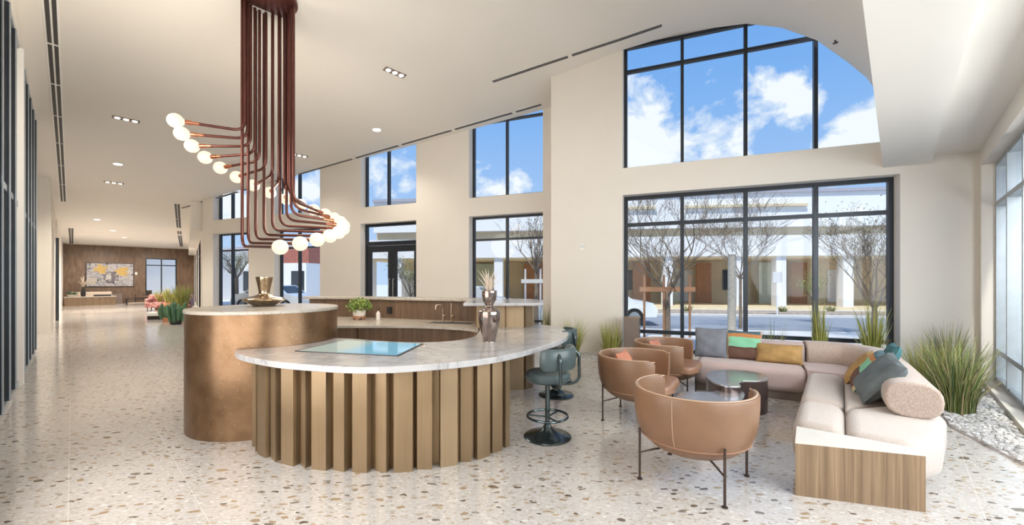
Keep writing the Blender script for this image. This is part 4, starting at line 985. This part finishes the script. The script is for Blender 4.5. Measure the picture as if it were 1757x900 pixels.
q = floorpt(192, 521); t = thing('pedestal', 'dark wood block beside the long wood unit', 'side table', (q.x, q.y, 0), AZ_V)
mb = MB(); mb.box(0, .5, 0, .5, 0, .70); mb.build('body', M['plinth'], t, bevel=.01); mb = MB(); mb.box(-.01, .51, -.01, .51, .70, .73); mb.build('top', M['walnut'], t)
# table dressing on the long unit
x, y = uv(36.8, .45); t = thing('pampas_vase', 'dark slim vase with dried plumes on the far wood unit', 'vase', (x, y, .56))
mb = MB(); mb.lathe([(0,0),(.09,0),(.12,.2),(.06,.5),(.05,.6),(0,.6)], 16); mb.build('body', M['black'], t, smooth=True); blades(MB(), 40, .8, .3, .05, .03, z0=.55).build('plumes', M['pampas'], t)
x, y = uv(36.8, -.02); t = thing('green_bowl', 'round green leafy bowl on the far wood unit', 'bowl', (x, y, .56))
mb = MB(); mb.lathe([(0,0),(.12,0),(.26,.12),(.22,.12),(0,.04)], 20); mb.build('body', M['pot_white'], t, smooth=True); leaves(MB(), 120, (0,0,.2), (.25,.25,.14), .07).build('foliage', M['cactus'], t)
x, y = uv(36.9, 1.3); t = thing('dark_tray', 'long dark tray on the far wood unit', 'tray', (x, y, .56), AZ_V)
mb = MB(); mb.box(-.4, .4, -.12, .12, 0, .03); mb.build('base', M['black'], t); mb = MB(); mb.box(-.4, .4, -.12, -.1, .03, .10); mb.box(-.4, .4, .1, .12, .03, .10); mb.build('rim', M['black'], t)
# artwork
m, nt, b = nodes('abstract_collage'); v = coords(nt)
nd_ = nt.nodes.new('ShaderNodeTexNoise'); nd_.inputs['Scale'].default_value = 3.5; nd_.inputs['Detail'].default_value = 5; nt.links.new(v, nd_.inputs[0])
vs_ = nt.nodes.new('ShaderNodeVectorMath'); vs_.operation = 'MULTIPLY_ADD'; nt.links.new(nd_.outputs['Color'], vs_.inputs[0]); vs_.inputs[1].default_value = (.9, 0, .9); nt.links.new(v, vs_.inputs[2])
n1 = noise(nt, v, 4.5, 6, .7, 1.2); c = ramp(nt, n1, [(.36, (.03,.035,.045)), (.45, (.30,.29,.31)), (.52, (.58,.55,.54)), (.58, (.12,.12,.15)), (.68, (.62,.60,.60))]); v = vs_.outputs[0]
def disc(c_in, cxx, czz, r, col):
    vm = nt.nodes.new('ShaderNodeVectorMath'); vm.operation = 'DISTANCE'; nt.links.new(v, vm.inputs[0]); vm.inputs[1].default_value = (cxx+.45, 0, czz+.45)
    return mixc(nt, ramp(nt, vm.outputs['Value'], [(r*.8, .85), (r, 0)]), c_in, col)
c = disc(c, .62, 1.10, .30, (.55,.34,.05)); c = disc(c, 1.72, .95, .34, (.55,.34,.05)); c = disc(c, 1.12, .62, .40, (.10,.08,.10)); c = disc(c, 1.05, .66, .20, (.55,.53,.49)); c = disc(c, .25, .35, .2, (.5,.44,.36))
nt.links.new(c, b.inputs['Base Color']); M['art'] = m
x, y = uv(38.93, .63); t = thing('wall_artwork', 'wide black-framed abstract collage on the walnut far wall', 'picture', (x, y, 1.17), AZ_V)
mb = MB(); mb.box(-.03, 2.29, -.0, .06, -.03, 1.56); mb.build('frame', M['black'], t); mb = MB(); mb.box(0, 2.26, -.012, .0, 0, 1.53); mb.build('canvas', M['art'], t)
x, y = uv(38.98, 3.05); t = thing('switch_plate', 'small white plate beside the far artwork', 'switch', (x, y, 2.05), AZ_V)
mb = MB(); mb.box(-.06, .06, -.03, 0, -.09, .09); mb.build('plate', M['switch'], t); mb = MB(); mb.box(-.02, .02, -.04, -.03, -.03, .03); mb.build('toggle', M['frame_l'], t)
# cacti, pots, grasses by the drum
def cactus(px, py, n, h, lab):
    q = floorpt(px, py); t = thing('cactus', lab, 'cactus', (q.x, q.y, 0), 0, 'cacti by the hall windows')
    mb = MB(); mb.lathe([(0,0),(.16,0),(.19,.16),(.17,.16),(0,.13)], 24); mb.build('pot', M['black'] if n > 9 else M['terracotta'], t, smooth=True)
    mb = MB()
    for i in range(n):
        a = i*2.4; r = .2*math.sqrt(i/n); x, y = r*math.cos(a), r*math.sin(a); hh = h*random.uniform(.6, 1)
        mb.tube([(x, y, .1), (x*1.5, y*1.5, .1+hh*.5), (x*1.6, y*1.6, .1+hh*.9), (x*1.6, y*1.6, .1+hh)], [.05, .06, .05, .012], 7)
    mb.build('stems', M['cactus'], t)
cactus(301, 556, 12, .72, 'nearest many-stemmed green cactus left of the bronze drum')
cactus(288, 551, 9, .62, 'smaller green cactus beside the nearest cactus')
def pot_grass(px, py, h, sp, lab, mat='grass_y', r=.3, n=200):
    q = floorpt(px, py); t = thing('potted_grass', lab, 'potted plant', (q.x, q.y, 0), 0, 'potted grasses by the hall windows')
    mb = MB(); mb.lathe([(0,0),(r*.8,0),(r,.42),(r*.9,.42),(0,.36)], 24); mb.build('pot', M['terracotta'], t, smooth=True)
    blades(MB(), n, h, sp, .03, r*.6, z0=.36, curl=.2).build('foliage', M[mat], t)
pot_grass(313, 541, 1.15, .34, 'bright green potted grass just left of the bronze drum', n=260)
pot_grass(292, 533, .95, .35, 'wide pale green potted grass behind the cacti')
pot_grass(276, 531, .75, .32, 'small potted grass next to the rose patterned sofa')

# ------------------------------------------------------------------ outdoors
mb = MB(); mb.prism([(-140, -60), (140, -60), (140, 160), (-140, 160)], -.35, -.16); struct(mb.build('ground', M['concrete']), 'pale paved ground outside the windows', 'ground')
def strip(y0, y1, mat, lab, z=-.12):
    o = MB(); P0 = Vector((2, y0)); Mx = Matrix.Translation((2, y0, 0)) @ Matrix.Rotation(math.radians(-9), 4, 'Z')
    o.box(-90, 60, 0, y1-y0, -.30, z, Mx); x = o.build('ground_strip', M[mat]); struct(x, lab, 'ground')
strip(15.2, 20.6, 'asphalt', 'grey asphalt street outside', -.14)
strip(20.6, 21.0, 'concrete', 'pale kerb across the street', -.04)
strip(22.2, 24.5, 'earth', 'brown gravel strip before the white building', -.08)
MO = Matrix.Translation((6.0, 25.5, 0)) @ Matrix.Rotation(math.radians(-7), 4, 'Z')
bd = bpy.data.objects.new('opposite_building', None); C.objects.link(bd); bd.matrix_world = MO
tag(bd, 'white two-storey building with a sandy ground floor arcade across the street', 'building')
def part(name, mat, *bx, parent=bd, bevel=0):
    mb = MB()
    for q in bx: mb.box(*q)
    return mb.build(name, M[mat], parent)
part('arcade_back_wall', 'tanwall', (-16, 34, 4.2, 4.6, -.2, 3.0)); part('arcade_floor', 'tanwall', (-16, 34, -.2, 4.2, -.2, .02)); part('arcade_soffit', 'tanwall', (-16, 34, -.1, 4.2, 2.9, 3.0))
part('upper_band', 'whitewall', (-16, 34, -.3, .4, 3.0, 4.2)); part('upper_terrace', 'greywall', (-16, 34, .4, 4.6, 3.0, 3.3))
for i, (a, b_, mt) in enumerate([(-5.6, -4.2, 'stake'), (-3.0, -1.6, 'glasswall'), (2.0, 3.2, 'stake'), (4.2, 5.0, 'glasswall'), (6.2, 7.2, 'stake'), (10.2, 11.4, 'glasswall'), (12.2, 13.2, 'stake'), (-9.6, -7.6, 'glasswall')]):
    part('shopfront_panel', mt, (a, b_, 3.3, 3.4, 0, 2.75))
part('upper_storey', 'whitewall', (-16, 17, 1.4, 6, 4.9, 7.0)); part('upper_recess', 'tanwall', (-16, 34, 1.9, 2.2, 4.0, 4.9)); part('roof_slab', 'greywall', (-16, 17.4, 1.25, 6, 7.0, 7.2))
for i, xx in enumerate([17.5, 21.5, 25.5, 29.5, -15.6, -13.6, -10.2, -6.9, -3.4, -.2, 3.5, 7.7, 9.9, 13.5]):
    wd = 1.5 if i in (9,) else .55
    part('column', 'whitewall', (xx-wd/2, xx+wd/2, -.15, .45, -.2, 3.0))
for i, xx in enumerate([15.5, 19.5, 23.5, 27.5, -14.6, -12, -8.5, -5.0, -1.8, 1.6, 5.6, 8.8, 11.6]):
    fr_ = part('shopfront', 'darkglass' if i % 2 else 'whitewall', (xx-.6, xx+.6, 4.10, 4.2, .1 if i % 2 == 0 else .9, 2.3))
for i, xx in enumerate([-10.5, -.5, 8.5]): part('soffit_strip', 'tanwall', (xx-3.6, xx+3.6, 1.2, 1.39, 6.15, 6.3))
rb = bpy.data.objects.new('brick_building', None); C.objects.link(rb); rb.matrix_world = Matrix.Translation((-22, 37, 0)) @ Matrix.Rotation(math.radians(-12), 4, 'Z'); tag(rb, 'red brick and white block seen beyond the hall windows', 'building')
part('lower_wall', 'whitewall', (-14, 4, 0, 6, -.2, 3.1), parent=rb); part('upper_wall', 'brick', (-14, 4, .3, 6, 3.1, 4.6), parent=rb)
for xx in (-12, -9, -6, -3, 0, 2.5): part('window_opening', 'darkglass', (xx, xx+1.3, -.04, .02, .6, 2.4), parent=rb)
o = MB(); o.box(-3, 12, 4.5, 4.8, -.2, 4.5, MF); x = o.build('boundary_wall', M['whitewall']); tag(x, 'added pale backing outside the window of the far walnut wall', 'wall')  # invented wall, put there so the far window looks pale
# right side neighbour screen seen through the right glazing
x, y = uv(-3.6, 2); o = MB(); o.box(-2, 16, 2.9, 3.2, -.2, 4.2, MRt); x = o.build('boundary_wall', M['greywall']); tag(x, 'lavender grey boundary wall outside the right glazing', 'wall')
# trees
def tree(loc, h, lab, trunk_h, spread, seed, leaf=None, nleaf=0, leaning=(0, 0), depth=5, r0=.06, mat='trunk'):
    rnd = random.Random(seed); t = thing('street_tree', lab, 'tree', loc, 0, 'young street trees')
    mb = MB(); tips = []
    def grow(p, d, L, r, lv):
        pts = [p]; rr = [r]; q = p.copy(); dd = d.copy()
        for i in range(3):
            dd = (dd+Vector((rnd.uniform(-.16, .16), rnd.uniform(-.16, .16), rnd.uniform(-.02, .12)))).normalized(); q = q+dd*L/3; pts.append(q.copy()); rr.append(r*(1-.12*(i+1)))
        mb.tube(pts, rr, 6 if lv < 3 else 4, caps=False)
        tips.append(q.copy())
        if lv >= depth: return
        for k in range(rnd.choice((3, 3, 4)) if lv > 1 else 5):
            a = rnd.uniform(0, 2*PI); s_ = rnd.uniform(.35, .85)
            nd = (dd+Vector((math.cos(a)*s_, math.sin(a)*s_, rnd.uniform(-.15, .35)))).normalized()
            st_ = pts[rnd.choice((1, 2, 3, 3)) if lv > 1 else rnd.choice((0, 1, 2, 3))]; grow(st_.copy(), nd, L*rnd.uniform(.6, .85), max(.0045, rr[-1]*.72), lv+1)
    d0 = Vector((leaning[0], leaning[1], 1)).normalized()
    mb.tube([(0, 0, -.15), tuple(d0*trunk_h*.5), tuple(d0*trunk_h)], [r0*1.15, r0, r0*.9], 8); nl = 7
    for k in range(nl):
        a = 2*PI*k/nl+rnd.uniform(-.3, .3); s_ = rnd.uniform(.45, .95)*spread*(1 if k else .15)
        grow(d0*trunk_h*rnd.uniform(.86, 1), Vector((math.cos(a)*s_, math.sin(a)*s_, 1)).normalized(), (h-trunk_h)*rnd.uniform(.27, .36), r0*.42, 2)
    mb.build('branches', M[mat], t, smooth=True)
    if leaf:
        lb = MB()
        for i in range(nleaf):
            c_ = rnd.choice(tips)+Vector((rnd.gauss(0, .12), rnd.gauss(0, .12), rnd.gauss(0, .12))); a = Vector((rnd.uniform(-1, 1), rnd.uniform(-1, 1), rnd.uniform(-1, 1))).normalized(); b_ = a.cross(Vector((.3, .2, 1))).normalized(); s_ = rnd.uniform(.02, .045)
            lb.add([c_-a*s_, c_-b_*s_*.5, c_+a*s_, c_+b_*s_*.5], [(0, 1, 2, 3)])
        lb.build('leaves', M[leaf], t)
    return t
def at(px, Z): return ((px-CX)/F*Z, Z, -.14)
tree(at(1145, 12.6), 5.6, 'bare staked street tree outside the left half of the large window', 1.35, 1.15, 3, 'dryleaf', 220, depth=6, r0=.085)
tree(at(1500, 12.2), 4.6, 'pale-barked leafy tree outside the right end of the large window', .9, 1.1, 11, 'dryleaf', 1500, depth=6, r0=.07)
tree(at(1395, 16.5), 2.6, 'small yellow-green sapling by the last mullion', .9, .9, 21, 'spring', 900, depth=4, r0=.035)
tree(at(920, 15.0), 5.0, 'bare street tree behind the tall vase window', 2.0, 1.1, 5, 'dryleaf', 350, depth=5, r0=.075)
tree(at(406, 24), 4.2, 'leafy tree beyond the far hall window', 1.8, 1.1, 8, 'leaf', 1800, depth=5, r0=.1)
tree(at(705, 18.5), 3.6, 'small green tree seen through the glazed doors', 1.0, 1.0, 9, 'leaf', 1200, depth=5, r0=.05)
tree(at(1270, 14.5), 5.2, 'bare spreading tree outside the middle of the large window', 1.9, 1.3, 31, 'dryleaf', 150, depth=6, r0=.05)
def stakes(px0, px1, Z, zb, mat, lab, n=3):
    p0, p1 = Vector(at(px0, Z)), Vector(at(px1, Z)); t = thing('tree_stakes', lab, 'tree stake', tuple(p0)); d = p1-p0
    for k in range(n):
        q = d*(k/(n-1)); y = .25 if k == 1 and n == 3 else 0; mb = MB(); mb.tube([(q.x, q.y+y, 0), (q.x, q.y+y, zb+.5)], .035, 8); mb.build('post', M['stake'] if n == 3 else M[mat], t)
    mb = MB(); mb.hexa([(-.15, -.05, zb), (d.x+.15, -.05, zb), (d.x+.15, .01, zb), (-.15, .01, zb)], [(-.15, -.05, zb+.14), (d.x+.15, -.05, zb+.14), (d.x+.15, .01, zb+.14), (-.15, .01, zb+.14)]); mb.build('cross_board', M[mat], t); return t
stakes(1105, 1183, 12.3, 1.36, 'stake', 'orange-brown stakes and board holding the bare tree')
stakes(901, 927, 14.6, 1.6, 'concrete', 'pale stake frame at the tree in the vase window', 2)
q = at(1255, 13.2); t = thing('utility_pole', 'thick short weathered pole outside the large window', 'pole', q)
mb = MB(); mb.tube([(0,0,0),(0,0,2.5)], [.125, .115], 16); mb.build('shaft', M['pole'], t, smooth=True); mb = MB(); mb.lathe([(0,2.5),(.125,2.5),(.12,2.53),(0,2.54)], 16); mb.build('cap', M['pole'], t)
q = at(1333, 19.5); t = thing('street_sign', 'small blank street sign on a thin white post', 'sign', q)
mb = MB(); mb.tube([(0,0,0),(0,0,2.0)], .03, 8); mb.build('post', M['whitewall'], t); mb = MB(); mb.box(-.22, .22, -.03, -.01, 1.6, 2.1); mb.build('plate', M['concrete'], t)
def car(loc, rot, lab, group='cars parked in the street'):
    t = thing('parked_car', lab, 'car', loc, rot, group)
    side = [(-2.2,.35),(-2.25,.6),(-2.1,.85),(-1.35,.98),(-.75,1.42),(.75,1.45),(1.5,1.0),(2.1,.9),(2.2,.6),(2.15,.35)]
    mb = MB(); n = len(side); vs = []
    for y, k in ((-.86, 0), (-.78, 1), (.78, 1), (.86, 0)):
        for x, z in side: vs.append((x, y*(1 if z < 1.0 else .86), z if k else min(z, z-.02)))
    mb.add(vs, [(i*n+j, (i+1)*n+j, (i+1)*n+(j+1) % n, i*n+(j+1) % n) for i in range(3) for j in range(n)]+[tuple(range(n)), tuple(3*n+j for j in range(n))]); mb.build('body', M['carpaint'], t, smooth=True)
    mb = MB()
    for s in (-1, 1): mb.hexa([(-1.2, s*.76, 1.0), (1.3, s*.76, 1.0), (1.3, s*.74, 1.0), (-1.2, s*.74, 1.0)], [(-.7, s*.69, 1.36), (.7, s*.69, 1.37), (.7, s*.67, 1.37), (-.7, s*.67, 1.36)])
    mb.hexa([(-1.34,-.66,1.0),(-1.34,.66,1.0),(-1.30,.66,1.0),(-1.30,-.66,1.0)], [(-.82,-.6,1.38),(-.82,.6,1.38),(-.78,.6,1.38),(-.78,-.6,1.38)]); mb.build('windows', M['darkglass'], t)
    for x in (-1.4, 1.4):
        for s in (-1, 1): mb = MB(); mb.tube([(x, s*.89, .33), (x, s*.68, .33)], .33, 20); wl_ = mb.build('wheel', M['black'], t, smooth=True); mb = MB(); mb.tube([(x, s*.895, .33), (x, s*.85, .33)], .2, 14); mb.build('hubcap', M['frame_l'], wl_)
    return t
car((3.3, 16.4, -.14), math.radians(172), 'silver car half hidden at the lower left of the large window')
car((-2.2, 18.9, -.14), math.radians(172), 'silver car roof behind the counter vase window')
car((-13.5, 23.5, -.14), math.radians(168), 'pale car far beyond the hall windows')
for i, (px, Z, lab) in enumerate([(1180, 21.9, 'left'), (1342, 21.6, 'middle'), (1425, 21.8, 'right')]):
    q = at(px, Z); grass((q[0], q[1]), .45, .3, 60, 'small scrub tuft across the street, the %s one' % lab, 'grass', base=.15, w=.04, z=-.12, group='scrub tufts across the street')
